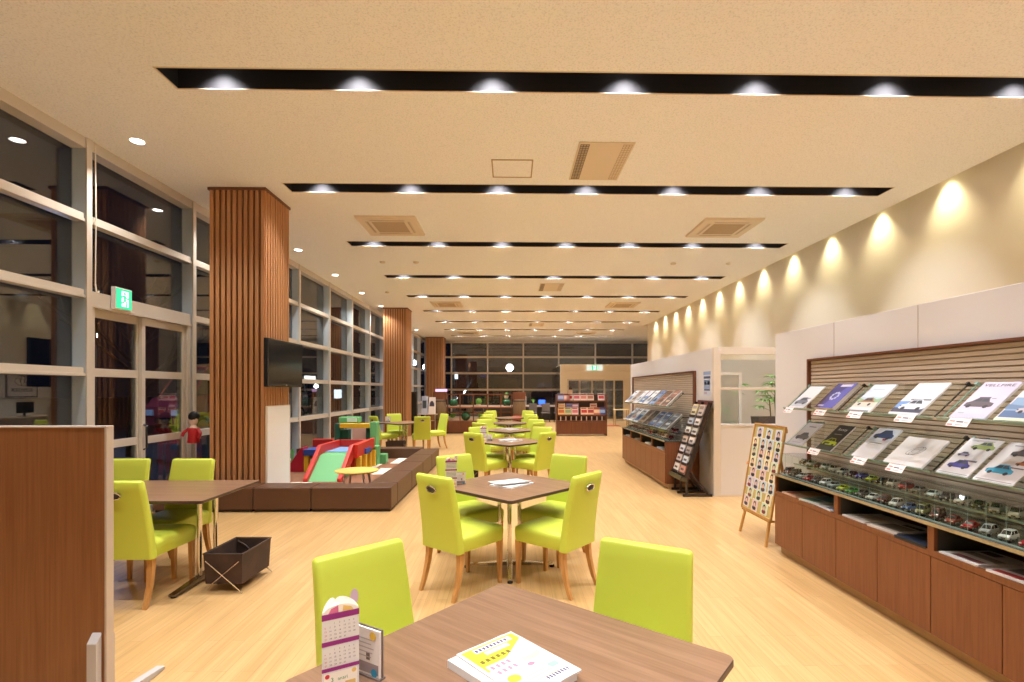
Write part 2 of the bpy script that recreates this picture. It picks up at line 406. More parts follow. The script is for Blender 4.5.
# ------------------------------------------------------------------ ceiling fixtures
LIGHTS = []
def spot(name, loc, power, ang, blend, col, rad=.03):
    l = bpy.data.lights.get(name)
    if l is None:
        l = bpy.data.lights.new(name, 'SPOT'); l.energy = power; l.spot_size = math.radians(ang); l.spot_blend = blend; l.color = col; l.shadow_soft_size = rad
    o = bpy.data.objects.new(name, l); o.location = loc; COL.objects.link(o); LIGHTS.append(o); return o
LX = [-2.5+1.169*i for i in range(7)]
proto = None
for r, y in enumerate(SLOT_Y):
    names = ['black ceiling light slot behind the foreground table', 'black ceiling light slot right over the foreground table']
    lab = names[r] if r < 2 else 'black recessed ceiling light slot, %s from the foreground' % (ORD[r-2] if r > 2 else 'nearest and longest')
    if r > 2: lab = 'black recessed ceiling light slot, %s row from the foreground' % ORD[r-2]
    if r == len(SLOT_Y)-1: lab = 'black recessed ceiling light slot nearest the glazed end wall'
    if proto is None:
        t = proto = thing('recessed_light_slot', lab, 'ceiling light', (0, y, H), group='recessed ceiling light slots')
        D = .32; m = M()
        for q in ([(SX0,0,0),(SX0,0,D),(SX1,0,D),(SX1,0,0)], [(SX0,SWID,0),(SX1,SWID,0),(SX1,SWID,D),(SX0,SWID,D)], [(SX0,0,0),(SX0,SWID,0),(SX0,SWID,D),(SX0,0,D)], [(SX1,0,0),(SX1,0,D),(SX1,SWID,D),(SX1,SWID,0)], [(SX0,0,D),(SX0,SWID,D),(SX1,SWID,D),(SX1,0,D)]): m.quad(q)
        m.build('channel', TROUGH, t, smooth=0)
        e = .012
        M().box(SX0-e, SX1+e, -e, 0, -.004, .004).box(SX0-e, SX1+e, SWID, SWID+e, -.004, .004).box(SX0-e, SX0, 0, SWID, -.004, .004).box(SX1, SX1+e, 0, SWID, -.004, .004).build('rim', ACM, t, smooth=0)
        for x in LX:
            d = M().lathe([(.045, 0), (.05, .005), (.05, .07)], 16, (x, SWID/2, .245)).build('downlight', BLACKP, t)
            M().lathe([(.036, 0), (.036, .003)], 16, (x, SWID/2, .2425)).build('lens', LENS, d)
        ptree = tree_of(t)
    else: t = dup(proto, (0, y, H), None, lab, tree=ptree)
    for x in LX: spot('slot_spot', (x, y+SWID/2, H+.232), 140, 108, 1., (.965, .97, 1.0), .035)

for i, y in enumerate([3.33, 5.41, 7.48, 9.56, 11.63, 13.77, 15.89, 18.0, 20.1, 22.2]):
    near = ['beyond the left edge', 'over the glass door bay', 'behind the nearest slatted column', 'first past the nearest slatted column', 'second past the nearest slatted column', 'third past the nearest slatted column', 'fourth past the nearest slatted column', 'just past the second slatted column', 'second past the second slatted column', 'nearest the third slatted column'][i]
    t = thing('recessed_downlight', 'small round white downlight along the window side, '+near, 'downlight', (-3.87-.0115*y, y, H), group='window side downlights')
    M().lathe([(.062, 0), (.075, -.006), (.078, 0)], 24).build('rim', WHITE, t)
    M().lathe([(.06, -.003), (.06, 0)], 24).build('lens', LENSW, t)
    spot('downlight_spot', (-3.87-.0115*y, y, H-.02), 70, 120, .6, (1, .95, .88), .05)
for i in range(15):
    y = 2.8+1.19*i
    o = spot('wall_washer', (XR-.15, y, H+.13), 44, 92, 1., (1, .88, .52), .05); o.rotation_euler = (0, math.radians(-6), 0)

def cassette(x, y, label):
    t = thing('ceiling_air_conditioner', label, 'air conditioner', (x, y, H), group='ceiling cassette air conditioners')
    M().loft([[(-.46,-.46,0),(.46,-.46,0),(.46,.46,0),(-.46,.46,0)][::-1], [(-.445,-.445,-.03),(.445,-.445,-.03),(.445,.445,-.03),(-.445,.445,-.03)][::-1]]).build('panel', ACM, t, smooth=0)
    M().box(-.25, .25, -.25, .25, -.034, -.029).build('intake_grille', ACG, t)
    for k in range(4):
        a = k*PI/2; m = M(); m.T = Matrix.Rotation(a, 4, 'Z')
        m.box(-.27, .27, .30, .345, -.033, -.029, 0).box(-.255, .255, .312, .322, -.036, -.03, 1)
        m.build('louver', [P('ac_louver', (.60, .50, .37), .6), ACG], t, smooth=0)
cassette(-1.9, 8.11, 'square beige ceiling air conditioner on the left between second and third light slots')
cassette(3.42, 8.11, 'square beige ceiling air conditioner on the right between second and third light slots')
cassette(-1.95, 15.5, 'left one of the two air conditioners halfway down the ceiling')
cassette(3.42, 15.5, 'right one of the two air conditioners halfway down the ceiling')
cassette(-1.95, 23.2, 'left one of the two air conditioners near the glazed end wall')
cassette(3.42, 23.2, 'right one of the two air conditioners near the glazed end wall')
for i, (y, lab) in enumerate(((5.81, 'rectangular ceiling ventilation unit with two grille strips, nearest the foreground'), (12.9, 'middle one of the three ceiling ventilation units'), (20.3, 'farthest of the three ceiling ventilation units'))):
    t = thing('ceiling_vent', lab, 'vent', (1.02, y, H), group='ceiling ventilation units')
    M().box(-.30, .30, -.475, .475, -.012, 0).build('panel', ACM, t, bev=.004)
    for x, mt in ((-.23, DGRILL), (.23, ACG)):
        m = M().box(x-.05, x+.05, -.44, .44, -.014, -.011, 0)
        for k in range(21):
            for j in range(3): m.box(x-.045+j*.032, x-.020+j*.032, -.43+k*.041, -.405+k*.041, -.0155, -.0135, 1)
        m.build('grille', [mt, P('grille_dot', (.45, .36, .25), .6) if mt is DGRILL else ACM], t, smooth=0)
t = thing('access_hatch', 'square ceiling access hatch with a thin beige frame', 'hatch', (.016, 6.0, H))
M().box(-.22, .22, -.22, .22, -.004, 0).build('lid', CEIL, t)
M().box(-.24, .24, -.24, -.225, -.008, 0).box(-.24, .24, .225, .24, -.008, 0).box(-.24, -.225, -.225, .225, -.008, 0).box(.225, .24, -.225, .225, -.008, 0).build('frame', ACG, t)
for x, y, lab in ((-2.62, 10.4, 'small round ceiling detector, leftmost of the left pair'), (-1.94, 10.4, 'small round ceiling detector, inner one of the left pair'), (3.35, 10.4, 'small round ceiling detector, inner one of the right pair'), (4.5, 10.4, 'small round ceiling detector nearest the right wall'), (-3.3, 13.6, 'small round ceiling detector by the window side downlights')):
    t = thing('smoke_detector', lab, 'detector', (x, y, H))
    M().lathe([(.06, 0), (.06, -.012), (.045, -.03), (.02, -.036)], 20).build('housing', ACM, t)
    M().lathe([(.066, 0), (.066, -.004)], 20).build('base_plate', WHITE, t)

# ------------------------------------------------------------------ wall signs and television
GSIGN = emis('exit_green', (.03, .50, .25), 1.0); WSIGN = emis('exit_white', (.85, 1, .93), 1.0)
def exit_sign(loc, rz, s, label, group=None):
    t = thing('exit_sign', label, 'exit sign', loc, rz, group)
    # local: face looks along -Y, x to the right
    M().box(-s*.5, s*.5, 0, .05, 0, s).build('housing', WHITE, t, bev=.004)
    f = M().box(-s*.46, s*.46, -.004, 0, s*.05, s*.95, 0)
    q = s*.85; y = -.006
    def pl(pts, mi): f.quad([((px-.5)*q, y-(.001 if mi == 0 else 0), s*.08+pz*q) for px, pz in pts], mi)
    pl([(.30,.08),(.80,.08),(.80,.92),(.30,.92)], 1)
    n = 12; f.quad([((.52-.5)*q+.075*q*math.cos(2*PI*i/n), y-.001, s*.08+.79*q+.075*q*math.sin(2*PI*i/n)) for i in range(n)], 0)
    for pts in ([(.42,.69),(.56,.70),(.60,.45),(.46,.43)], [(.42,.69),(.24,.60),(.20,.48),(.26,.47),(.31,.55),(.45,.61)], [(.55,.69),(.70,.56),(.80,.58),(.79,.51),(.68,.49),(.56,.58)], [(.46,.45),(.58,.45),(.44,.26),(.20,.22),(.20,.29),(.39,.33)], [(.50,.46),(.60,.46),(.72,.28),(.66,.08),(.58,.08),(.62,.27)]): pl(pts, 0)
    f.build('face', [GSIGN, WSIGN], t, smooth=0)
    return t
exit_sign((-4.365, 5.80, 2.40), PI/2, .245, 'green running man exit sign over the sliding glass door')
t = exit_sign((4.03, VY-.08, 2.44), 0, .26, 'green and white exit sign on the far entrance header')
M().box(-.36, -.13, 0, .05, 0, .26).box(.13, .40, 0, .05, 0, .26).build('side_panel', emis('exit_side_white', (.85, 1, .93), .45), t)
t = thing('television', 'black flat television hung on the slatted column', 'television', (-3.13, 6.96, 1.54))
M().box(.02, .075, -.53, .53, 0, .62).build('casing', BLACKP, t, bev=.008)
M().box(.0745, .077, -.505, .505, .05, .595).build('screen', TV_M, t)
M().box(-.04, .02, -.18, .18, .15, .47).build('wall_bracket', BLACK, t)
M().box(.0765, .078, -.02, .02, .02, .03).build('badge', STEEL, t)
t = thing('white_board', 'tall white board fixed low on the side of the television column', 'board', (-3.175, 6.63, .10))
M().box(0, .02, 0, .66, 0, 1.18).build('panel', P('lit_white_board', (.93, .93, .95), .35), t, bev=.003)
M().box(0, .024, -.012, 0, 0, 1.19).box(0, .024, .66, .672, 0, 1.19).box(0, .024, 0, .66, 1.18, 1.192).build('frame', PF, t)

# wooden folding screen in the foreground
t = thing('wood_screen', 'freestanding wood veneer partition screen at the left edge', 'screen', (-1.845, 2.36, 0))
M().box(-2.2, -.003, -.02, .02, .12, 1.330).build('panel', SCREENW, t, smooth=0)
M().box(-.003, .006, -.022, .022, .10, 1.330).box(-2.2, .006, -.022, .022, 1.330, 1.336).build('edge_trim', SCREENT, t, bev=.002)
for x in (-.035, -1.9):
    f = M().prism([(-.40, 0), (-.40, .02), (-.13, .05), (-.055, .12), (-.055, .36), (-.022, .40), (-.022, .10), (.022, .10), (.022, .40), (.055, .36), (.055, .12), (.13, .05), (.40, .02), (.40, 0)], x-.022, x+.022, 'x')
    f.build('foot', GREYPL, t, bev=.004)

# ------------------------------------------------------------------ chairs and tables
def rrect(w, d, r, n=4):
    pts = []
    for cx, cy, a0 in ((w-r, d-r, 0), (-w+r, d-r, 90), (-w+r, -d+r, 180), (w-r, -d+r, 270)):
        for i in range(n+1):
            a = math.radians(a0+90*i/n); pts.append((cx+r*math.cos(a), cy+r*math.sin(a)))
    return pts
def make_chair():
    t = thing('dining_chair', '', 'chair', group='lime green dining chairs')
    # seat, upholstered down to the rail
    secs = []
    for z, g in ((.335, -.004), (.345, 0), (.415, .004), (.438, 0), (.450, -.014), (.457, -.05)):
        secs.append([(x*(1+.07*(y+.2)), y+.02, z+(.006 if z > .455 else 0)) for x, y in rrect(.198+g, .232+g, .035)])
    M().loft(secs).build('seat', LIME, t, smooth=50)
    # back, raked and slightly hollow, narrowing to the top
    secs = []
    N = 10
    for i in range(N+1):
        u = i/N; z = .33+u*.54; w = .203-.017*u; yc = -.205-.085*u**1.5; th = .034-.008*u
        e = 0
        sec = []
        for x, y in rrect(w, th, .02, 3): sec.append((x, yc+y-.018*(1-(x/w)**2)*min(1, u*2), z))
        secs.append(sec)
    top = secs[-1]; cyy = sum(p[1] for p in top)/len(top)
    secs.append([(x*.965, cyy+(y-cyy)*.75, z+.010) for x, y, z in top])
    secs.append([(x*.93, cyy+(y-cyy)*.35, z+.014) for x, y, z in top])
    bk = M().loft(secs).build('backrest', LIME, t, smooth=50)
    # oval chrome hand grip let into the outside of the back
    zc = .785; u = (zc-.33)/.54; yc = -.205-.085*u**1.5-(.034-.008*u)-.018
    h = M(); pts = [(.050*math.cos(2*PI*i/16), yc-.002-.004*math.sin(2*PI*i/16)*1.2, zc+.023*math.sin(2*PI*i/16)) for i in range(16)]
    h.tube(pts, .006, 6, 0, True)
    h.quad([(p[0]*.9, p[1]-.001, zc+(p[2]-zc)*.9) for p in pts][::-1], 1)
    o = h.build('hand_grip', [CHROME, DARKAL], t); o['label'] = 'oval chrome hand grip'
    for sx in (-1, 1):
        def sq(cx, cy, h, z): return [(cx-h, cy-h, z), (cx+h, cy-h, z), (cx+h, cy+h, z), (cx-h, cy+h, z)]
        M().loft([sq(sx*.176, .225, .012, 0), sq(sx*.174, .225, .019, .34)]).build('leg', BEECH, t, smooth=0)
        M().loft([sq(sx*(.178-.012*u), -.265+.075*(1-(1-u)**2), .013+.007*u, .34*u) for u in (0, .2, .4, .6, .8, 1.)]).build('leg', BEECH, t, smooth=30)
    return t
chair0 = make_chair(); CT = tree_of(chair0); first = [True]
def place_chair(x, y, fx, fy, label):
    rz = math.atan2(fy, fx)-PI/2
    if first[0]:
        first[0] = False; chair0.location = (x, y, 0); chair0.rotation_euler = (0, 0, rz); chair0['label'] = label; return chair0
    return dup(chair0, (x, y, 0), rz, label, tree=CT)

def make_square_table():
    t = thing('cafe_table', '', 'table', group='square walnut cafe tables')
    h = .465
    m = M(); p = rrect(h, h, .03, 5); pi = rrect(h-.002, h-.002, .028, 5); n = len(p)
    m.loft([[(x*.97, y*.97, .672) for x, y in p], [(x, y, .680) for x, y in p], [(x, y, .697) for x, y in p], [(x, y, .700) for x, y in pi]], 1, cap=False)
    m.add([(x, y, .700) for x, y in pi], [tuple(range(n))], 0); m.add([(x*.97, y*.97, .672) for x, y in p], [tuple(reversed(range(n)))], 1)
    m.build('tabletop', [TABLEW, TEDGE], t, smooth=30)
    b = M()
    for k in range(4):
        a = PI/4+k*PI/2; b.T = Matrix.Rotation(a, 4, 'Z')
        b.loft([[(.0,-.026,.022),(.0,.026,.022),(.0,.026,.056),(.0,-.026,.056)], [(.37,-.019,.016),(.37,.019,.016),(.37,.019,.034),(.37,-.019,.034)]][::1])
    b.build('cross_base', CHROME, t, bev=.004)
    for k in range(4):
        a = PI/4+k*PI/2; c, s_ = math.cos(a), math.sin(a)
        M().tube([(.085*c, .085*s_, .04), (.085*c, .085*s_, .672)], .017, 14).build('leg', CHROME, t)
        M().lathe([(.020, 0), (.022, .006), (.020, .018)], 12, (.36*c, .36*s_, 0)).build('foot_pad', BLACK, t)
    M().box(-.20, .20, -.20, .20, .658, .672).build('mounting_plate', BLACK, t, bev=.003)
    return t
tab0 = make_square_table(); TT = tree_of(tab0)
where = ['the nearest one, in the foreground centre', 'second from the foreground in the centre row', 'third from the foreground in the centre row', 'fourth from the foreground in the centre row', 'fifth from the foreground in the centre row', 'farthest one in the centre row']
nm = ['the nearest foreground table', 'the second centre table', 'the third centre table', 'the fourth centre table', 'the fifth centre table', 'the farthest centre table']
CT_POS = [(.021, 1.452, 50), (-.012, 4.30, 46), (-.017, 7.97, 45), (-.04, 10.2, 45), (-.05, 12.42, 46), (-.07, 14.7, 44)]
for i, (x, y, a) in enumerate(CT_POS):
    lab = 'square walnut cafe table on chrome legs, '+where[i]
    if i == 0: tab0.location = (x, y, 0); tab0.rotation_euler = (0, 0, math.radians(a)); tab0['label'] = lab
    else: dup(tab0, (x, y, 0), math.radians(a), lab, tree=TT)
place_chair(-.385, 1.785, .70, -.71, 'lime green chair at the back left side of the nearest foreground table')
place_chair(.386, 1.775, -.52, -.85, 'lime green chair at the back right side of the nearest foreground table')
REL = [(-.355, -.40, .65, .76, 'front left'), (.355, -.375, -.76, .65, 'front right'), (-.355, .29, .60, -.80, 'back left'), (.40, .26, -.57, -.82, 'back right')]
rj = random.Random(3)
for i, (x, y, a) in enumerate(CT_POS[1:], 1):
    for dx, dy, fx, fy, side in REL:
        j = 0 if i == 1 else .02
        place_chair(x+dx+rj.uniform(-j, j), y+dy+rj.uniform(-j, j), fx+rj.uniform(-j, j)*2, fy, 'lime green dining chair at the %s of %s' % (side, nm[i]))
# far left table between the play corner and the second column
FL = (-2.66, 12.6)
dup(tab0, (FL[0], FL[1], 0), math.radians(45), 'square walnut cafe table beyond the play corner, by the second column', tree=TT)
for dx, dy, fx, fy, side in [(-.38, -.36, .72, .69, 'front left'), (.52, -.44, -.25, .97, 'front right'), (-.26, .42, .45, -.89, 'back left'), (.70, .44, -.80, -.60, 'back right')]:
    place_chair(FL[0]+dx, FL[1]+dy, fx, fy, 'lime green dining chair at the %s of the table beyond the play corner' % side)

# long table on the left
t = thing('dining_table', 'rectangular walnut table on T shaped chrome legs behind the wood screen', 'table', (-2.975, 4.12, 0))
m = M(); p = rrect(.75, .425, .02, 4); n = len(p)
m.loft([[(x*.985, y*.985, .676) for x, y in p], [(x, y, .682) for x, y in p], [(x, y, .70) for x, y in p]], 1, cap=False)
m.add([(x, y, .70) for x, y in p], [tuple(range(n))], 0); m.add([(x*.985, y*.985, .676) for x, y in p], [tuple(reversed(range(n)))], 1)
wood('walnut_tabletop_long', (.185, .095, .05), (.28, .155, .09), (2, 45, 45), .38)
m.build('tabletop', [MATS['walnut_tabletop_long'], TEDGE], t, smooth=30)
for sx in (-.54, .54):
    l = M().tube([(sx, -.11, .04), (sx, -.11, .676)], .019, 14).tube([(sx, .11, .04), (sx, .11, .676)], .019, 14).build('leg', CHROME, t)
    M().loft([[(sx-.022, -.44, .012), (sx+.022, -.44, .012), (sx+.022, -.44, .032), (sx-.022, -.44, .032)], [(sx-.026, 0, .012), (sx+.026, 0, .012), (sx+.026, 0, .058), (sx-.026, 0, .058)], [(sx-.022, .44, .012), (sx+.022, .44, .012), (sx+.022, .44, .032), (sx-.022, .44, .032)]]).build('foot_rail', P('dark_chrome', (.22, .19, .17), .18, 1.), t, bev=.004)
    M().lathe([(.02, 0), (.022, .014)], 12, (sx, -.41, 0)).lathe([(.02, 0), (.022, .014)], 12, (sx, .41, 0)).build('foot_pad', BLACK, t)
M().box(-.54, .54, -.02, .02, .64, .676).build('cross_rail', BLACK, t)
place_chair(-2.67, 3.78, .03, 1, 'lime green chair half hidden by the wood screen, turned towards the long table')
place_chair(-3.42, 4.32, .03, -1, 'lime green chair behind the long table, nearer the left glazing')
place_chair(-2.85, 4.31, -.02, -1, 'lime green chair behind the long table, nearer the slatted column')

# baskets on crossed wire legs
def basket(x, y, rz, label, L=.42, Wd=.29):
    t = thing('storage_basket', label, 'basket', (x, y, 0), rz, 'brown baskets on wire legs')
    w, l = Wd/2, L/2; zb, zt = .06, .285; k = .94
    m = M(); B = [(-w*k,-l*k,zb),(w*k,-l*k,zb),(w*k,l*k,zb),(-w*k,l*k,zb)]; T = [(-w,-l,zt),(w,-l,zt),(w,l,zt),(-w,l,zt)]
    e = .012; Ti = [(-w+e,-l+e,zt),(w-e,-l+e,zt),(w-e,l-e,zt),(-w+e,l-e,zt)]; Bi = [(-w*k+e,-l*k+e,zb+e),(w*k-e,-l*k+e,zb+e),(w*k-e,l*k-e,zb+e),(-w*k+e,l*k-e,zb+e)]
    m.loft([B, T, Ti, Bi]); m.build('body', BASK, t, smooth=0)
    M().tube([(-w,-l,zt),(w,-l,zt),(w,l,zt),(-w,l,zt)], .007, 6, 0, True).build('rim', P('basket_rim', (.05,.03,.022), .6), t)
    for y_ in (-l-.006, l+.006):
        M().tube([(-w*1.05, y_, .004), (w*.85, y_, .235)], .004, 6).tube([(w*1.05, y_-.004, .004), (-w*.85, y_-.004, .235)], .004, 6).build('wire_leg', CHROME, t)
    M().tube([(-w+.03, l-.02, zt-.02), (-w+.10, l-.03, zt-.055), (-w+.17, l-.03, zt-.13)], .006, 6).build('handle', P('basket_rim', (.05,.03,.022), .6), t)
    return t
basket(-2.125, 4.00, math.radians(-2), 'dark brown basket on crossed wire legs beside the long table')
basket(-2.72, 12.05, PI/2, 'dark brown basket under the table beyond the play corner')
basket(-.62, 7.97, math.radians(4), 'dark brown basket at the left corner of the third centre table', .30, .22)

# ------------------------------------------------------------------ things on the tables
PURP = C(150, 45, 130); LILAC = C(214, 180, 214); PINKY = C(240, 215, 220); INK = C(90, 80, 90); YELP = C(250, 232, 60)
def calendar(x, y, z, rz, label, detail):
    s = .047; hgt = .212; R = s/math.cos(PI/6)
    t = thing('table_calendar', label, 'calendar', (x, y, z), rz, 'three sided table calendars')
    A = [(R*math.cos(a), R*math.sin(a)) for a in (math.radians(210), math.radians(330), math.radians(90))]
    m = M().prism(A, 0, hgt, 'z', 0)
    fronts = [(A[0], A[1]), (A[1], A[2]), (A[2], A[0])]
    for fi, (p, q) in enumerate(fronts):
        d = Vector((q[0]-p[0], q[1]-p[1], 0)); L = d.length; d.normalize(); nrm = Vector((d.y, -d.x, 0))
        F = Matrix((( d.x, 0, nrm.x, p[0]), (d.y, 0, nrm.y, p[1]), (0, 1, 0, 0), (0, 0, 0, 1)))
        m.T = F
        def r(x0, x1, z0, z1, k, e=.0006): m.quad([(x0*L, z0, e), (x1*L, z0, e), (x1*L, z1, e), (x0*L, z1, e)], k)
        m.T = F
        for z0, z1 in ((.199, .215), (.131, .143), (.064, .074)): r(.0, 1, z0, z1, 1)
        for z0 in (.146, .077):
            r(.03, .97, z0, z0+.051, 0, .0005)
            if detail:
                for cday in range(31):
                    cx, cy = (cday+2) % 7, (cday+2)//7
                    m.T = Matrix.Identity(4)
                    m.text(str(cday+1), .0062, F @ Matrix.Translation((L*(.07+.128*cx), z0+.041-.0098*cy, .0009)), 4 if cx == 0 else 3)
                    m.T = F
            else:
                for cy in range(4): r(.08, .92, z0+.008+.011*cy, z0+.011+.011*cy, 2)
        r(.05, .95, .004, .060, 5); r(.10, .55, .010, .022, 2, .0009); r(.62, .90, .010, .03, 6, .0009)
        for c_, zz, k in ((.14, .052, 4), (.86, .054, 6)): m.add([(L*(c_)+.006*math.cos(a*PI/5), zz+.006*math.sin(a*PI/5), .0012) for a in range(10)], [tuple(range(10))], k)
        if detail:
            m.T = Matrix.Identity(4); m.text('3', .016, F @ Matrix.Translation((L*.24, .036, .001)), 7); m.text('anari', .013, F @ Matrix.Translation((L*.42, .037, .001)), 7); m.T = F
        # rounded header lifted above the body, with pink, white and yellow wedges
        n = 10
        hd = [(L*(.5-.5*math.cos(PI*i/n)), hgt+.024*math.sin(PI*i/n)) for i in range(n+1)]
        m.T = F
        m.add([(a, b, -.001) for a, b in hd]+[(a, b, .0) for a, b in hd], [tuple(range(n, -1, -1)), tuple(range(n+1, 2*n+2))]+[(i, i+1, n+2+i, n+1+i) for i in range(n)], 5)
        m.quad([(L*.16, hgt+.002, .0006), (L*.44, hgt+.002, .0006), (L*.43, hgt+.021, .0006), (L*.24, hgt+.015, .0006)], 8)
        m.quad([(L*.55, hgt+.004, .0006), (L*.86, hgt+.002, .0006), (L*.78, hgt+.013, .0006), (L*.57, hgt+.019, .0006)], 6)
        m.T = Matrix.Identity(4)
    m.build('body', [PAPER, PURP, INK, INK, C(205, 50, 70), C(250, 243, 232), C(235, 200, 120), C(60, 140, 70), C(224, 120, 160)], t, smooth=0)
    b = M(); b.T = Matrix.Translation((R*.80, R*.25, hgt+.020))
    b.add([(.011*math.cos(i*PI/6), -.0007, .022*math.sin(i*PI/6)) for i in range(12)]+[(.011*math.cos(i*PI/6), .0007, .022*math.sin(i*PI/6)) for i in range(12)], [tuple(range(12)), tuple(range(23, 11, -1))]+[(i, 12+i, 12+(i+1) % 12, (i+1) % 12) for i in range(12)])
    b.box(-.002, .002, -.0007, .0007, -.05, -.02); b.build('tab', C(214, 190, 205), t, smooth=0)
    return t
calendar(-.462, 1.37, .70, math.radians(29), 'tall pink and white three sided calendar on the foreground table', True)
calendar(-.50, 4.24, .70, math.radians(10), 'pink striped calendar standing on the second centre table', False)
calendar(-.43, 7.90, .70, math.radians(10), 'pink striped calendar standing on the third centre table', False)
def menu_stand(x, y, z, rz, s, label, detail=True):
    t = thing('menu_stand', label, 'menu stand', (x, y, z), rz, 'small table menu stands')
    M().box(-.05*s, .05*s, -.002, .022, 0, .006).box(-.05*s, .05*s, .010, .014, .006, .115*s).build('holder', C(112, 100, 98, .3), t, bev=.001)
    m = M().box(-.047*s, .047*s, .003, .009, .007, .112*s, 0)
    y_ = .0024
    def r(x0, x1, z0, z1, k): m.quad([(x0*s, y_, z0*s), (x1*s, y_, z0*s), (x1*s, y_, z1*s), (x0*s, y_, z1*s)], k)
    for k in range(5): r(-.038, .02+.004*(k % 3), .046+.010*k, .0485+.010*k, 1)
    r(-.043, .043, .010, .034, 2); r(.004, .016, .040, .056, 3)
    for cx, cz, k in ((.026, .098, 4), (.030, .014, 5)): m.add([((cx+.010*math.cos(a*PI/5))*s, y_-.001, (cz+.010*math.sin(a*PI/5))*s) for a in range(10)], [tuple(range(10))], k)
    m.build('card', [C(235, 228, 222), C(190, 182, 178), C(150, 138, 142), C(120, 105, 100), C(232, 190, 60), C(40, 140, 180)], t, smooth=0)
    return t
menu_stand(-.41, 1.425, .70, math.radians(-31), 1.2, 'menu card in a grey stand behind the foreground calendar')
menu_stand(-.425, 4.30, .70, math.radians(20), .9, 'small menu card beside the calendar on the second centre table')
menu_stand(-.33, 7.98, .70, math.radians(20), .9, 'small menu card beside the calendar on the third centre table')
menu_stand(FL[0]-.38, FL[1]-.02, .70, math.radians(15), 1.3, 'white menu card on the table beyond the play corner')

def leaflet(x, y, z, rz, w, h, th, mats, label, draw=None, name='magazine', cat='magazine', group=None, curl=0.):
    t = M(); n = 6
    secs = []
    for i in range(n+1):
        u = -w/2+w*i/n; dz = curl*(i/n)**2
        secs.append([(u, -h/2, dz), (u, h/2, dz), (u, h/2, th+dz), (u, -h/2, th+dz)])
    t.loft(secs, 0)
    if draw: draw(t, w, h, th+.0006)
    o = t.build(name, mats, smooth=30); o.location = (x, y, z); o.rotation_euler = (0, 0, rz)
    return tag(o, label, cat, group)
def R_(t, z):
    def r(x0, x1, y0, y1, k, e=0): t.quad([(x0, y0, z+e), (x1, y0, z+e), (x1, y1, z+e), (x0, y1, z+e)], k)
    return r
def yellow_cover(t, w, h, z):
    r = R_(t, z)
    r(-w*.46, w*.46, -h*.47, h*.47, 1)
    t.quad([(-w*.46, h*.02, z+.0003), (w*.0, h*.14, z+.0003), (w*.46, h*.33, z+.0003), (w*.46, h*.47, z+.0003), (-w*.46, h*.47, z+.0003)], 2)
    r(-w*.30, w*.36, h*.36, h*.44, 0, .0006); r(-w*.2, w*.22, h*.28, h*.34, 0, .0006)
    for k in range(9): r(-w*.28+k*w*.065, -w*.24+k*w*.065, h*.375, h*.425, 3, .0009)
    for k in range(6): r(-w*.40+k*w*.09, -w*.34+k*w*.09, h*.17, h*.23, 4, .0009)
    t.quad([(-w*.42, -h*.12, z+.0005), (w*.02, -h*.12, z+.0005), (w*.02, h*.12, z+.0005), (-w*.42, h*.12, z+.0005)], 0)
    for k in range(4): r(-w*.38+k*w*.09, -w*.33+k*w*.09, h*.03, h*.09, 5, .0009); r(-w*.38+k*w*.09, -w*.33+k*w*.09, -h*.07, -h*.01, 5, .0009)
    n = 14
    for cx, cy, a, b, k, e in ((.24, .0, .18, .07, 6, .0010), (.24, .10, .20, .09, 0, .0013), (-.30, -.20, .10, .06, 2, .0013), (.10, -.12, .06, .03, 5, .0013)):
        t.add([(w*(cx+a*math.cos(2*PI*i/n)), h*(cy+b*math.sin(2*PI*i/n)), z+e) for i in range(n)], [tuple(range(n))], k)
    for j in range(3): r(-w*.30, w*.20+.01*j, -h*(.27+.05*j), -h*(.245+.05*j), 6, .0009)
    for k in range(8): r(w*.02+k*w*.05, w*.05+k*w*.05, -h*.42, -h*.37, 3, .0009)
    r(w*.24, w*.40, -h*.30, -h*.22, 7, .0009)
CX0, CY0 = .018, 1.44
leaflet(CX0-.018, CY0-.010, .700, math.radians(44), .215, .303, .022, [PAPER], 'thick white catalogue lying under the yellow magazine on the foreground table', name='catalogue', cat='catalogue')
leaflet(CX0, CY0, .7225, math.radians(41), .21, .297, .006, [PAPER, C(252, 250, 244), YELP, C(80, 70, 110), C(120, 110, 50), C(215, 130, 150), C(246, 222, 170), C(150, 185, 170)], 'yellow and white magazine on top of the foreground table stack', yellow_cover)
def plain(t, w, h, z):
    r = R_(t, z); r(-w*.45, w*.45, -h*.1, h*.45, 1); r(-w*.3, w*.3, -h*.4, -h*.2, 2)
for i, (x, y, a) in enumerate(CT_POS[1:], 1):
    if i > 3: continue
    leaflet(x+.02, y-.02, .70, math.radians(-38), .23, .31, .012, [PAPER], 'white magazine at the bottom of the pile on %s' % nm[i], group='magazines on the centre tables')
    leaflet(x, y+.01, .7122, math.radians(-60), .22, .30, .006, [PAPER, C(215, 222, 236), C(170, 185, 210)], 'pale blue magazine topmost on the pile on %s' % nm[i], plain, group='magazines on the centre tables', curl=.012)

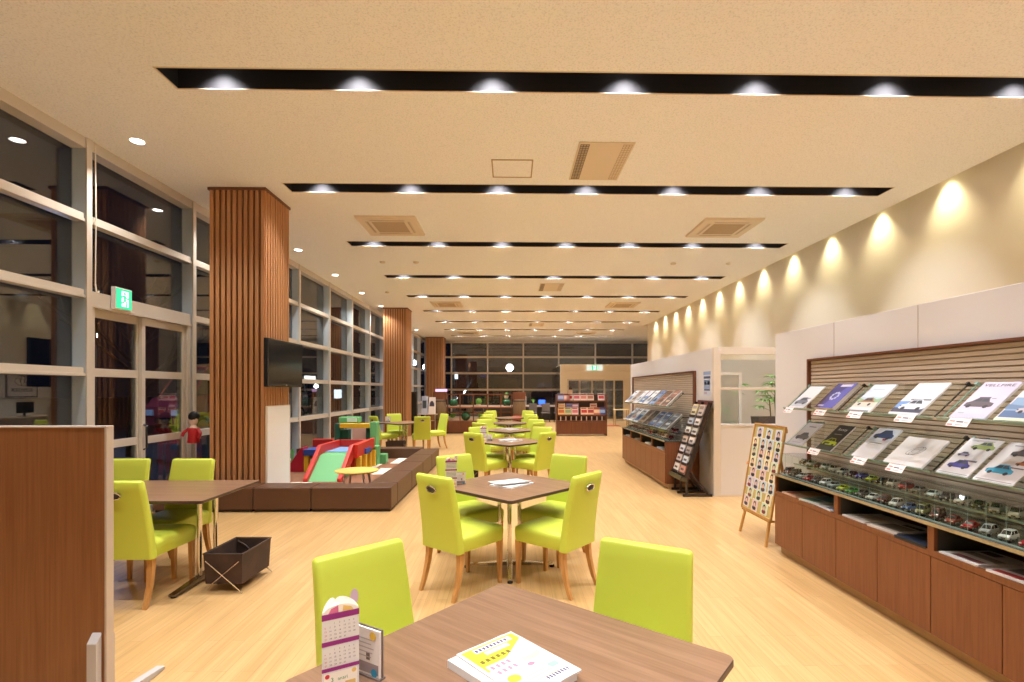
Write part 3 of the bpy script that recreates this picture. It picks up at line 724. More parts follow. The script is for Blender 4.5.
# ------------------------------------------------------------------ play corner
def bench(x0, x1, y0, y1, label):
    t = thing('bench_block', label, 'bench', ((x0+x1)/2, (y0+y1)/2, 0), 0, 'brown bench blocks round the play corner')
    w, d = (x1-x0)/2-.003, (y1-y0)/2-.003
    M().box(-w, w, -d, d, .03, .30).build('cushion', SOFA, t, bev=.014, seg=3)
    M().box(-w+.02, w-.02, -d+.02, d-.02, 0, .03).build('plinth', SOFAD, t)
BXO, BXI = -1.47, -1.84
bench(-2.46, BXO, 6.27, 6.62, 'brown vinyl bench block at the front right corner of the play corner')
bench(-3.165, -2.46, 6.27, 6.62, 'brown vinyl bench block in the middle of the front row')
bench(-3.93, -3.165, 6.27, 6.62, 'brown vinyl bench block in front of the television column')
bench(-4.38, -3.93, 6.27, 6.62, 'brown vinyl bench block beside the left glazing')
for i in range(4): bench(BXI, BXO, 6.62+i*.955, 6.62+(i+1)*.955, 'brown vinyl bench block on the aisle side, %s from the front' % ORD[i])
for i in range(3): bench(BXI-.38-i*.85+.38-.85, BXI-i*.85, 10.44, 10.80, 'brown vinyl bench block on the far side, %s from the aisle' % ORD[i])
struct(M().box(-4.38, BXI, 6.64, 10.42, 0, .10).build('floor_play_area', MATB, bev=.01), 'raised brown floor of the play corner', 'floor')
for i, (x, y, w, d, lab) in enumerate(((-2.16, 8.72, .30, .66, 'cream play mat square nearest the small yellow table'), (-2.14, 10.02, .30, .74, 'cream play mat square nearest the far bench'), (-2.62, 9.28, .40, .60, 'cream play mat square beside the yellow posts'), (-3.30, 7.45, .62, .5, 'cream play mat square at the foot of the red slide'))):
    t = tag(M().box(-w/2, w/2, -d/2, d/2, 0, .012).build('play_mat', MATW, bev=.004), lab, 'mat', 'cream play mats'); t.location = (x, y, .10)
Z0 = .10
t = thing('slide', 'red and green foam slide in the play corner', 'slide', (-2.87, 7.55, Z0))
side = [(.20, 0), (.32, 0), (.85, .28), (.85, 0), (1.75, 0), (1.75, .50), (.80, .50), (.20, .05)]
for x in (-.29, .225): M().prism(side, x, x+.065, 'x').build('side_panel', RED, t, bev=.012)
M().prism([(.24, 0), (.85, 0), (1.70, 0), (1.70, .36), (.85, .36), (.72, .34)], -.225, .225, 'x', 0).build('chute', [GREEN], t, bev=.006)
M().box(-.222, .222, .95, 1.68, .361, .375).build('platform', SKYB, t, bev=.003)
M().box(-.222, .222, 1.685, 1.745, .0, .5).build('rear_panel', RED, t, bev=.01)
t = thing('foam_ramp', 'red triangular foam ramp on the left of the slide', 'play ramp', (-3.55, 8.72, Z0))
M().prism([(-.32, 0), (.0, 0), (.0, .42), (-.03, .42)], 0, .22, 'y').build('wedge', CRIM, t, bev=.01)
M().box(0.001, .36, .42, .50, .0, .52).build('back_panel', RED, t, bev=.01)
M().box(0.001, .36, .0, .42, .28, .38).build('beam', BLUE, t, bev=.008)
for x in (.004, .27):
    M().box(x, x+.08, .02, .11, 0, .28).build('post', YEL, t, bev=.008)
t = thing('foam_tunnel', 'yellow posted foam tunnel with blue beam on the right of the slide', 'play tunnel', (-2.57, 8.35, Z0))
M().prism([(0, .28), (1.05, .34), (1.05, .52), (.0, .50)], 0, .06, 'x').build('side_panel', RED, t, bev=.008)
for y in (.08, .40, .68, .96): M().box(.0, .085, y, y+.085, 0, .30).build('post', YEL, t, bev=.008)
M().box(0.001, .088, .40, .70, .30, .39).build('beam', BLUE, t, bev=.006)
M().box(-.02, .10, 1.06, 1.30, 0, .36).build('end_block', GREEN, t, bev=.012)
M().box(-.02, .20, 1.31, 1.5, 0, .18).build('step_block', GREEN, t, bev=.012)
t = thing('playhouse', 'green foam playhouse with yellow beam behind the slide', 'playhouse', (-3.02, 9.9, Z0))
M().box(-.40, -.30, 0, .26, 0, .75).build('wall', DGREEN, t, bev=.01)
M().box(.28, .40, 0, .26, 0, .775).build('wall', GREEN, t, bev=.01)
M().box(-.30, -.16, .06, .25, 0, .62).build('inner_post', DGREEN, t, bev=.01)
M().box(.19, .28, .04, .25, 0, .74).build('inner_post', DGREEN, t, bev=.01)
M().box(-.30, .28, -.02, .10, .66, .75).build('beam', YEL, t, bev=.01)
M().box(-.16, .19, .21, .25, 0, .32).build('counter', P('dark_counter', (.05,.02,.015), .6), t, bev=.006)
M().box(-.12, .16, .222, .235, .34, .64).build('picture_panel', [C(226, 190, 176)], t)
t = thing('toy_kitchen', 'green and white toy kitchen unit right behind the green playhouse', 'toy kitchen', (-3.24, 10.18, Z0))
M().box(-.20, .20, 0, .22, .74, .86).build('canopy', GREEN, t, bev=.02)
M().box(-.03, .17, -.006, 0, .76, .84).build('sign_panel', C(214, 240, 226), t)
M().box(-.19, -.13, .02, .20, 0, .74).build('post', C(228, 196, 180), t, bev=.008)
M().box(.12, .19, .02, .20, 0, .74).build('post', DGREEN, t, bev=.008)
M().box(-.13, .12, .04, .20, 0, .30).build('counter', DGREEN, t, bev=.01)
t = thing('play_table', 'small round yellow table with white legs in the play corner', 'table', (-2.18, 7.22, Z0))
m = M(); m.T = Matrix.Diagonal((1, .95, 1, 1)); m.lathe([(.27, .245), (.295, .25), (.30, .26), (.295, .27)], 32); m.build('tabletop', YTAB, t)
for a in (45, 135, 225, 315):
    c_, s_ = math.cos(math.radians(a)), math.sin(math.radians(a))
    M().tube([(.21*c_, .21*s_, 0), (.18*c_, .18*s_, .246)], .016, 10).build('leg', C(205, 195, 190), t)
t = thing('play_fence', 'low green slatted toy fence by the left glazing', 'fence', (-4.15, 9.35, Z0))
M().box(-.18, .18, 0, .03, .24, .29).box(-.18, .18, 0, .03, .03, .07).build('rail', GREEN, t)
for k in range(5): M().box(-.17+k*.075, -.13+k*.075, -.005, .03, 0, .32).build('slat', GREEN, t, bev=.004)
t = thing('rag_doll', 'small red and white doll with black hair standing by the left mullion', 'doll', (-4.27, 6.90, 0))
M().lathe([(.11, 0), (.12, .012), (.02, .03), (.014, .5), (.012, .78)], 16).build('stand', STEEL, t)
d = M().loft([[(r*math.cos(a*PI/5), r*.7*math.sin(a*PI/5), z) for a in range(10)] for z, r in ((.78, .03), (.80, .062), (.88, .058), (.96, .068), (1.0, .05), (1.03, .03), (1.06, .052), (1.12, .064), (1.16, .05), (1.18, .02))])
d.tube([(.06, 0, .98), (.11, -.03, .92), (.10, -.05, .86)], .02, 8, 1).tube([(-.06, 0, .98), (-.11, -.03, .93), (-.12, -.05, .88)], .02, 8, 1)
d.build('body', [C(232, 206, 196), C(196, 40, 48)], t)
M().ball((0, .012, 1.14), .072, 14, 0, 1, .9, 1.05).build('hair', BLACK, t)
M().lathe([(.05, .99), (.066, .96), (.062, .90), (.075, .80), (.070, .79)], 12).build('tunic', C(205, 40, 50), t)
t = thing('toy_bucket', 'red toy crate with a blue lid by the left glazing', 'toy crate', (-4.12, 7.55, 0))
M().lathe([(.15, .03), (.17, .62), (.175, .64)], 16).build('body', C(170, 36, 36), t)
M().lathe([(.178, .64), (.17, .70), (.05, .72)], 16).build('lid', C(50, 80, 120), t)

# ------------------------------------------------------------------ brochure displays on the right
XF, XB = 2.44, 2.90          # cabinet front, partition face
PLINTH = wood('floor_reflection_plinth', (.50, .30, .14), (.60, .38, .19), (40, 3, 40), .3)  # kick strip tinted like the floor it reflects; reflection is in the colour
def cabinet(ya, yb, label, group, XF=XF, XB=XB):
    """one two-door base cabinet with an open cubby above; aisle face at XF, from ya (near) to yb (far)"""
    t = thing('display_cabinet', label, 'cabinet', (XF, ya, 0), 0, group)
    L = yb-ya; D = XB-XF-.004; e = .016
    m = M().box(.022, D, 0, e, .08, .715).box(.022, D, L-e, L, .08, .715).box(.022, D, e, L-e, .08, .10).box(D-.015, D, e, L-e, .10, .715).box(.022, D-.015, e, L-e, .545, .560)
    m.box(0, .022, 0, L, .535, .570).box(0, .022, 0, .022, .570, .715).box(0, .022, L-.022, L, .570, .715)
    m.build('carcass', CABW, t, smooth=0)
    M().box(.024, D-.016, e, e+.003, .561, .715).box(.024, D-.016, L-e-.003, L-e, .561, .715).box(D-.02, D-.0155, e, L-e, .561, .715).build('cubby_shade_lining', CUBBY, t, smooth=0)  # thin sheets coloured dark to paint the cubby's inner shade
    for k in range(2):
        M().box(0, .020, k*L/2+.003, (k+1)*L/2-.003, .085, .532).build('door', CABW, t, bev=.0015)
    M().box(.06, D, .0, L, 0, .08).build('plinth', PLINTH, t)
    return t
EDG = [4.645, 3.765, 2.905, 2.045, 1.2]
cl = ['at the far end of the nearer brochure display', 'second from the far end of the nearer brochure display', 'third from the far end of the nearer brochure display', 'at the near end of the nearer brochure display']
for k in range(4): cabinet(EDG[k+1], EDG[k], 'mahogany two door base cabinet '+cl[k], 'base cabinets of the nearer display')
FED = [10.56, 9.825, 9.09, 8.355, 7.62]
XF2, XB2 = 2.33, 2.855     # the farther display stands a little nearer the aisle
for k in range(4): cabinet(FED[k+1], FED[k], 'mahogany base cabinet of the farther display, %s from its entrance end' % ORD[k], 'base cabinets of the farther display', XF2, XB2)
GTOP = P('smoked_glass_top', (.10, .10, .085), .12, spec=.6)
def top_slab(y0, y1, label, XF=XF, XB=XB):
    t = thing('cabinet_top_glass', label, 'display top', (XF, y0, .716))
    M().box(-.012, XB-XF-.03, 0, y1-y0, 0, .016).build('slab', GTOP, t, bev=.002)
    M().box(-.016, -.012, 0, y1-y0, -.002, .018).build('edge', STEEL, t)
top_slab(1.2, 4.655, 'long dark glass top over the nearer base cabinets')
top_slab(7.61, 10.57, 'long dark glass top over the farther base cabinets', XF2, XB2)
def slatwall(y0, y1, label, XB=XB):
    t = thing('slatwall_panel', label, 'display panel', (XB, y0, .735))
    L = y1-y0; hh = 1.797-.735
    M().box(-.012, -.001, .03, L-.03, 0, hh-.015).build('backing', SLATG, t, smooth=0)
    m = M(); n = 30; p = (hh-.02)/n
    for k in range(n): m.prism([(-.012, k*p+.005), (-.020, k*p+.007), (-.020, k*p+p-.005), (-.012, k*p+p-.003)], .03, L-.03, 'y')
    m.build('slats', SLATB, t, smooth=0)
    M().box(-.046, -.001, 0, .03, 0, hh).box(-.046, -.001, L-.022, L, 0, hh).box(-.046, -.001, .03, L-.03, hh-.018, hh).build('frame', CABE, t, bev=.002)
slatwall(1.0, 4.845, 'taupe slatwall panel in a mahogany frame behind the nearer brochures')
slatwall(7.76, 11.70, 'taupe slatwall panel in a mahogany frame behind the farther brochures', XB2)

# tilted acrylic trays: page frame x toward the camera side, y up the slope, z out of the page
TA = math.radians(43)
def page(y, zf, xf=2.515):
    c_, s_ = math.cos(TA), math.sin(TA)
    return Matrix(((0, c_, -s_, xf), (-1, 0, 0, y), (0, s_, c_, zf), (0, 0, 0, 1)))
def tray(y0, y1, zf, label, group, xf=2.515):
    """tray spanning y0..y1, front lip at height zf"""
    t = thing('acrylic_tray', label, 'display tray', group=group); t.matrix_world = page(y1, zf, xf)
    L = y1-y0
    M().box(0, L, 0, .31, -.006, 0).build('plate', ACRY, t, smooth=0)
    M().box(0, L, -.006, 0, -.006, .014).build('lip', ACRY, t, smooth=0)
    M().box(0, L, -.0075, -.006, -.007, .014).box(0, L, -.0005, .0005, .0138, .0145).build('lip_edge', ACRE, t, smooth=0)
    for q, mt in ((.016, ACRE), (L-.016, DARKAL)): M().box(q-.003, q+.003, .02, .30, -.014, -.0065).box(q-.007, q+.007, .290, .312, -.018, .004).prism([(.290, -.018), (.302, -.008), (.302+.112, -.008-.105), (.290+.112, -.018-.105)], q-.004, q+.004, 'x').build('bracket', mt, t)
    return t
ZU, ZL = 1.335, 1.010
g = 'acrylic trays of the nearer display'
for (a, b), w_ in zip(((3.87, 4.62), (2.975, 3.835), (2.10, 2.945)), ('far end', 'middle', 'near end')):
    tray(a, b, ZU, 'tilted clear tray of the upper row at the %s of the nearer display' % w_, g)
for (a, b), w_ in zip(((3.82, 4.62), (2.985, 3.785), (2.10, 2.965)), ('far end', 'middle', 'near end')):
    tray(a, b, ZL, 'tilted clear tray of the lower row at the %s of the nearer display' % w_, g)

def car_pic(q, cx, cy, L, k, kg, kw, flip=1):
    """side view of a car printed on a page: body, windows, wheels"""
    h = L*.5
    def pts(a): return [(cx+flip*x*L, cy+y*h) for x, y in a]
    q(pts([(-.5,.18),(-.48,.48),(-.30,.58),(-.18,.95),(.18,1.0),(.36,.60),(.49,.48),(.5,.18),(.40,.10),(-.42,.10)]), k, 0)
    q(pts([(-.25,.60),(-.155,.88),(.0,.90),(.0,.60)]), kg, .0003); q(pts([(.02,.60),(.02,.90),(.16,.91),(.29,.60)]), kg, .0003)
    n = 10
    for wx in (-.30, .30): q([(cx+flip*wx*L+.085*L*math.cos(2*PI*i/n), cy+.14*h+.085*L*math.sin(2*PI*i/n)) for i in range(n)], kw, .0006)
    q(pts([(-.5,.30),(-.44,.30),(-.44,.42),(-.49,.42)]), kg, .0004)
def brochure(y, zf, w, h, label, draw, base=(236, 232, 234), th=.012, group='brochures on the nearer display', off=.0, edge=True, name='brochure', xf=2.515):
    """y = far (left) edge on the shelf, page bottom resting on the lip"""
    K = lambda rgb: C(*[int(v*.87) for v in rgb])
    m = M(); mats = [K(base), PAPER]
    m.box(0, w, 0, h, 0, th, 0)
    if edge: m.box(.0005, w+.0008, -.0008, h-.0005, .001, th-.001, 1)
    def col(rgb):
        c_ = K(rgb)
        if c_ not in mats: mats.append(c_)
        return mats.index(c_)
    def q(pts, rgb, e=0): m.quad([(x, yy, th+.0006+e) for x, yy in pts], col(rgb))
    def r(x0, x1, y0, y1, rgb, e=0): q([(x0*w, y0*h), (x1*w, y0*h), (x1*w, y1*h), (x0*w, y1*h)], rgb, e)
    def tx(s_, x, yy, size, rgb, width=None): m.text(s_, size, Matrix.Translation((x*w, yy*h, th+.0016)), col(rgb), 0, width)
    def car(x, yy, L, rgb, flip=1, kg=(60, 66, 78)): car_pic(lambda p, k, e: q(p, k, .0004+e), x*w, yy*h, L*w, rgb, kg, (45, 42, 46), flip)
    draw(r, q, tx, car, w, h)
    o = m.build(name, mats, smooth=0); o.matrix_world = page(y, zf, xf) @ Matrix.Translation((0, .002+off, .0005))
    return tag(o, label, 'brochure', group)
def hills(q, w, h, y0, rgb, amp=.06, e=.0002):
    q([(0, y0*h-.1*h), (w, y0*h-.1*h), (w, y0*h+amp*h), (.8*w, y0*h+.3*amp*h), (.55*w, y0*h+amp*h), (.3*w, y0*h), (0, y0*h+.7*amp*h)], rgb, e)
def b1(r, q, tx, car, w, h):
    r(.0, 1, .06, .22, (206, 208, 216)); car(.48, .16, .80, (120, 122, 136)); r(.2, .8, .42, .45, (225, 226, 230)); q([(.25*w,.42*h),(.8*w,.40*h),(.9*w,.46*h),(.4*w,.48*h)], (150, 152, 160), .0001)
def b2(r, q, tx, car, w, h):
    r(0, 1, 0, 1, (72, 66, 128)); q([(.3*w, 0), (w, 0), (w, h), (.75*w, h)], (96, 94, 176), .0001); q([(.0, 0), (.25*w, 0), (.12*w, .5*h), (0, .8*h)], (70, 44, 66), .0001)
    r(.28, .86, .86, .95, (226, 214, 226), .0003)
    for k in range(9): q([((.5+.16*math.cos(k*.7))*w+.012*math.cos(a*PI/4), (.48+.13*math.sin(k*.7))*h+.012*math.sin(a*PI/4)) for a in range(8)], (210, 212, 236), .0003+.00003*k)
    r(.12, .42, .07, .12, (198, 190, 214), .0003)
def b3(r, q, tx, car, w, h):
    r(0, 1, .3, 1, (216, 226, 238)); hills(q, w, h, .50, (190, 206, 222)); hills(q, w, h, .42, (150, 182, 140), .10, .0003); r(0, 1, .16, .34, (222, 214, 200), .0005); car(.46, .22, .74, (168, 120, 78)); r(.2, .7, .80, .83, (190, 200, 214), .0003); r(.05, .95, 0, .05, (120, 122, 120), .0002)
def b4(r, q, tx, car, w, h):
    r(0, 1, .06, .20, (70, 72, 92)); q([(0, .2*h), (.5*w, .2*h), (.35*w, .42*h), (0, .40*h)], (120, 158, 212), .0001); r(.30, .95, .44, .49, (128, 132, 140), .0002); car(.56, .13, .82, (226, 230, 240)); r(.2, .8, .86, .88, (214, 210, 214), .0003)
def b5(r, q, tx, car, w, h):
    r(0, 1, 0, 1, (222, 210, 230)); tx('VELLFIRE', .08, .87, .030, (44, 34, 44), w*.84)
    car(.46, .28, .78, (98, 84, 92), -1); r(.30, .62, .52, .58, (96, 96, 108), .0003); r(.66, .78, .53, .55, (150, 146, 156), .0003); r(0, 1, 0, .12, (206, 204, 226), .0002); r(.12, .3, .12, .15, (170, 184, 176), .0003)
def b6(r, q, tx, car, w, h):
    r(.03, .97, .08, .62, (142, 172, 208)); hills(q, w, h, .40, (112, 140, 176), .05); r(.03, .97, .08, .26, (92, 118, 160), .0003); car(.55, .20, .55, (206, 196, 204)); r(0, 1, 0, .06, (236, 236, 206), .0002)
def l1(r, q, tx, car, w, h):
    r(.0, 1, .0, 1, (206, 202, 206)); car(.52, .24, .84, (88, 82, 88)); tx('Crown', .30, .80, .022, (120, 114, 118), w*.5) if False else r(.30, .78, .80, .85, (140, 134, 138), .0003); r(.2, .8, .1, .12, (168, 164, 168), .0003)
def l2(r, q, tx, car, w, h):
    r(0, 1, 0, 1, (34, 30, 27)); tx('Roomy', .22, .78, .040, (240, 240, 238), w*.58); r(.25, .75, .62, .645, (160, 158, 150), .0003); r(0, 1, .0, .16, (52, 56, 46), .0002)
    car(.50, .17, .92, (190, 204, 36), -1, (40, 44, 30)); r(.16, .52, .24, .30, (70, 72, 60), .0014)
def l3(r, q, tx, car, w, h):
    r(0, 1, .55, 1, (214, 218, 226)); car(.52, .64, .84, (44, 66, 110)); r(.62, .78, .60, .66, (170, 60, 60), .0003); r(.2, .76, .48, .51, (186, 178, 170), .0003); r(.2, .7, .43, .45, (206, 200, 194), .0003)
def l4(r, q, tx, car, w, h):
    n = 24; cx, cy = .52*w, .52*h
    for a, b, rot in ((.20*w, .10*w, .5), (.15*w, .075*w, .9), (.09*w, .05*w, .2)):
        o_ = [(a*math.cos(2*PI*i/n), b*math.sin(2*PI*i/n)) for i in range(n)]
        f = lambda p, s_: (cx+s_*(p[0]*math.cos(rot)-p[1]*math.sin(rot)), cy+s_*(p[0]*math.sin(rot)+p[1]*math.cos(rot)))
        for i in range(n): q([f(o_[i], .96), f(o_[(i+1) % n], .96), f(o_[(i+1) % n], 1.02), f(o_[i], 1.02)], (112, 106, 112), .0002)
    r(.48, .485, .7, .98, (214, 206, 208), .0002)
def l5(r, q, tx, car, w, h):
    car(.62, .70, .66, (150, 166, 84)); car(.28, .50, .36, (140, 132, 168)); car(.45, .18, .66, (66, 58, 150)); r(.45, .85, .38, .42, (120, 110, 130), .0003); r(.1, .8, .93, .95, (190, 186, 190), .0003); r(.05, .95, .04, .055, (150, 160, 150), .0003)
def l6(r, q, tx, car, w, h):
    car(.60, .66, .62, (96, 84, 84)); car(.80, .46, .38, (196, 122, 70)); car(.42, .20, .66, (62, 166, 204)); r(.5, .9, .38, .41, (120, 100, 100), .0003); r(.2, .5, .90, .93, (170, 160, 168), .0003); r(.05, .95, .04, .055, (160, 150, 150), .0003)
brochure(4.54, ZU, .225, .275, 'white brochure with a small grey car, at the far end of the upper row', b1, th=.010)
brochure(4.133, ZU, .235, .285, 'thick violet brochure with pale flowers on the upper row', b2, (80, 72, 132), .030)
brochure(3.738, ZU, .225, .285, 'landscape brochure with a brown car on the upper row', b3)
brochure(3.33, ZU, .245, .292, 'white brochure with a white car on a dark blue road', b4)
brochure(2.859, ZU, .215, .292, 'lilac brochure with large dark lettering over a dark minivan', b5, (222, 210, 230))
brochure(2.594, ZU, .25, .275, 'blue seascape brochure at the right picture edge', b6)
brochure(4.56, ZL, .215, .275, 'grey brochure with a dark car, at the far end of the lower row', l1, (206, 202, 206), .008)
brochure(4.133, ZL, .19, .28, 'black brochure with a lime green car on the lower row', l2, (34, 30, 27))
brochure(3.694, ZL, .215, .295, 'white brochure with a dark blue car near its top', l3)
brochure(3.375, ZL, .315, .245, 'square white brochure with a fine oval line emblem', l4, (238, 230, 228))
brochure(2.955, ZL, .205, .295, 'white sheet with green, grey and violet cars', l5, (238, 232, 234), .006)
brochure(2.719, ZL, .22, .295, 'white sheet with grey, orange and sky blue cars', l6, (238, 230, 232), .006)
def price_card(y, zf, w, label, group='small price cards of the nearer display'):
    m = M(); mats = [C(246, 232, 230), C(214, 120, 110), C(190, 160, 160), C(120, 100, 104)]
    m.box(0, w, 0, .058, 0, .002, 0)
    for x0, x1, y0, y1, k in ((.04, .30, .10, .28, 1), (.40, .72, .45, .62, 3), (.76, .95, .40, .52, 2), (.05, .95, .93, .99, 2), (.42, .8, .14, .24, 2), (.08, .32, .5, .66, 1)): m.quad([(x0*w, y0*.058, .0025), (x1*w, y0*.058, .0025), (x1*w, y1*.058, .0025), (x0*w, y1*.058, .0025)], k)
    o = m.build('hanging_price_card', mats, smooth=0)
    o.matrix_world = page(y, zf) @ Matrix.Translation((0, -.008, .014)) @ Matrix.Rotation(math.radians(12), 4, 'X') @ Matrix.Translation((0, -.052, 0))
    tag(o, label, 'price card', group)
for y, w, nm_ in ((4.556, .12, 'small grey car brochure'), (4.106, .14, 'violet brochure'), (3.694, .14, 'landscape brochure'), (3.231, .145, 'white car brochure'), (2.839, .135, 'lilac minivan brochure')): price_card(y, ZU, w, 'pink and white price card clipped under the '+nm_)
for y, w, nm_ in ((4.189, .14, 'black brochure with the lime car'), (3.65, .14, 'brochure with the dark blue car'), (3.303, .14, 'square emblem brochure')): price_card(y, ZL, w, 'pink and white price card clipped under the '+nm_)

# clear model car case, two steps
def car_case(y0, y1, label, pitch, x0=2.47, ht=.189):
    t = thing('model_car_case', label, 'display case', (x0, y0, .7325)); L = y1-y0
    M().box(.12, .36, 0, L, .092, .098).box(.0, .36, 0, L, 0, .005).build('shelf', ACRY, t, smooth=0)
    M().box(.119, .1205, 0, L, .091, .099).box(-.001, .0, 0, L, 0, .006).build('shelf_edge', ACRE, t, smooth=0)
    M().box(.12, .123, 0, L, .005, .092).box(0, .003, 0, L, .005, ht-.004).box(0, .25 if ht > .18 else .118, 0, L, ht-.003, ht).build('front_pane', ACRY, t, smooth=0)
    n = int(L/pitch)
    for k in range(n+1): M().box(-.0008, -.0002, k*pitch-.0012, k*pitch+.0012, .004, ht-.001).build('joint', ACRE, t, smooth=0)
car_case(1.2, 4.60, 'clear two step case of model cars on the nearer display', .107)
car_case(7.68, 10.50, 'clear two step case of model cars on the farther display', .115, 2.40, .135)
TYRE = P('tyre', (.012, .012, .013), .6)
CARW = P('car_window', (.015, .018, .022), .1)
def car_mesh(kind):
    """body, glasshouse and wheel meshes; nose toward -X, about 0.1 long"""
    prof = {'hatch': [(-.05,.010),(-.052,.022),(-.046,.028),(-.026,.031),(.048,.032),(.050,.020),(.048,.010)], 'sedan': [(-.055,.010),(-.057,.021),(-.050,.026),(-.024,.029),(.036,.030),(.054,.028),(.055,.018),(.052,.010)], 'van': [(-.05,.010),(-.052,.026),(-.046,.033),(-.034,.036),(.050,.038),(.052,.022),(.050,.010)], 'sport': [(-.056,.009),(-.058,.017),(-.048,.023),(-.020,.026),(.034,.027),(.054,.028),(.055,.016),(.052,.009)]}[kind]
    gh = {'hatch': ((-.028, .046), (-.010, .038), .050), 'sedan': ((-.024, .038), (-.006, .024), .044), 'van': ((-.040, .050), (-.024, .047), .060), 'sport': ((-.020, .034), (-.002, .018), .039)}[kind]
    w = .0225; zb = prof[3][1]-.001
    secs = []
    for yy, g in ((-w, .86), (-w*.93, 1.0), (w*.93, 1.0), (w, .86)): secs.append([(x*(.985 if g < 1 else 1), yy, .010+(z-.010)*g if z > .012 else z) for x, z in prof])
    (a0, a1), (r0, r1), zt = gh
    b = M().loft(secs, 0)
    b.loft([[(r0-.001,-w*.76,zt-.001),(r1+.001,-w*.76,zt-.001),(r1+.001,w*.76,zt-.001),(r0-.001,w*.76,zt-.001)],[(r0+.003,-w*.64,zt+.0025),(r1-.002,-w*.64,zt+.0025),(r1-.002,w*.64,zt+.0025),(r0+.003,w*.64,zt+.0025)]], 0)
    for sy in (-1, 1):
        xm = (a0+a1)/2
        b.tube([(a0+.001, sy*w*.88, zb), (r0, sy*w*.74, zt)], .0012, 5).tube([(a1-.001, sy*w*.88, zb), (r1, sy*w*.74, zt)], .0016, 5).tube([(xm, sy*w*.90, zb), (xm, sy*w*.76, zt)], .0011, 5)
    nose = prof[1][0]
    for sy in (-1, 1): b.box(nose-.0006, nose+.004, sy*.0155-.0045, sy*.0155+.0045, .0185, .0235, 1)
    b.box(nose-.0004, nose+.003, -.009, .009, .012, .017, 2); b.box(.048, prof[-3][0]+.0012, -.018, .018, .020, .024, 3)
    g = M().loft([[(a0,-w*.90,zb),(a1,-w*.90,zb),(a1,w*.90,zb),(a0,w*.90,zb)],[(r0,-w*.74,zt),(r1,-w*.74,zt),(r1,w*.74,zt),(r0,w*.74,zt)]])
    return b, g
def wheel_m(x, sy):
    m = M(); n = 12; r = .0092
    m.loft([[(x+r*k*math.cos(2*PI*i/n), sy*yy, r+r*k*math.sin(2*PI*i/n)) for i in range(n)] for yy, k in ((.0145, .9), (.0150, 1), (.0225, 1), (.0232, .85))], 0)
    m.add([(x+r*.6*math.cos(2*PI*i/n), sy*.0236, r+r*.6*math.sin(2*PI*i/n)) for i in range(n)], [tuple(range(n))], 1)
    return m
LAMPM = P('car_lamp', (.75, .76, .78), .15); TAIL = P('car_tail', (.35, .01, .01), .3)
PROTO = {}
def paint(rgb): 
    f = lambda c: ((c/255+.055)/1.055)**2.4
    return P('car_paint_%d_%d_%d' % rgb, tuple(f(c) for c in rgb), .22, spec=.6, coat=.5)
def model_car(kind, cname, rgb, loc, rz, label, group):
    key = (kind, rgb)
    if key not in PROTO:
        t = thing('model_car', label, 'model car', loc, rz, group)
        b, g = car_mesh(kind)
        b.build('body', [paint(rgb), LAMPM, BLACKP, TAIL], t, smooth=40); g.build('windows', CARW, t, smooth=30)
        for x in (-.033, .033):
            for sy in (-1, 1): wheel_m(x, sy).build('wheel', [TYRE, STEEL], t, smooth=40)
        PROTO[key] = (t, tree_of(t)); return t
    t, tr = PROTO[key]
    return dup(t, loc, rz, label, group, tr)
PAL = {'maroon': (96, 22, 30), 'black': (26, 26, 30), 'white': (232, 230, 228), 'silver': (170, 170, 172), 'grey': (96, 96, 100), 'red': (176, 20, 32), 'violet': (70, 64, 150), 'yellow-green': (196, 206, 30), 'green': (40, 150, 50), 'blue': (44, 84, 140), 'olive': (120, 124, 60), 'copper': (160, 74, 60), 'dark blue': (24, 32, 66), 'beige': (196, 178, 150)}
U_ = ['maroon','white','maroon','silver','white','silver','maroon','violet','yellow-green','black','white','red','silver','white','grey','white','black','silver','white','grey','white','red','black','silver']
L_ = ['maroon','black','silver','red','grey','white','silver','yellow-green','green','grey','white','maroon','white','blue','olive','maroon','copper','red','silver','white','red','black','white','grey']
KND = ['hatch','sedan','van','hatch','sport','van','sedan']
rk = random.Random(11)
def ncars(y): return y > 2.25
for row, (cols, x0, z, rn) in enumerate(((U_, 2.655, .8307, 'upper step'), (L_, 2.53, .7377, 'lower step'))):
    for i, cn in enumerate(cols):
        y = 4.535-i*.107+(.03 if row else 0)
        if y < 2.2: break
        kd = 'sport' if cn in ('yellow-green', 'green') or (cn == 'red' and i > 14) else KND[(i*3+row*2) % 7]
        lab = '%s model car on the nearer %s, %s from far end' % (cn, rn, ORD[i] if i < 20 else 'twenty-%s' % ORD[i-20])
        model_car(kd, cn, PAL[cn], (x0, y, z), math.radians(24+rk.uniform(-4, 4)), lab, 'model cars on the nearer display')
FCOL = ['black','silver','dark blue','grey','white','black','maroon','silver','grey','black','white','silver','black','beige','dark blue','grey','silver','black','white','red','silver','red','red','grey']
def simple_car(kind, rgb):
    b, g = car_mesh(kind); m = M()
    m.v = b.v[:]; m.f = [f[:] for f in b.f]; m.mi = b.mi[:]
    def join(o, k):
        n = len(m.v); m.v.extend(o.v); m.f.extend([[i+n for i in f] for f in o.f]); m.mi.extend([k+a for a in o.mi])
    join(g, 4)
    for x in (-.033, .033):
        for sy in (-1, 1): join(wheel_m(x, sy), 5)
    return m.build('model_car', [paint(rgb), LAMPM, BLACKP, TAIL, CARW, TYRE, STEEL], smooth=40)
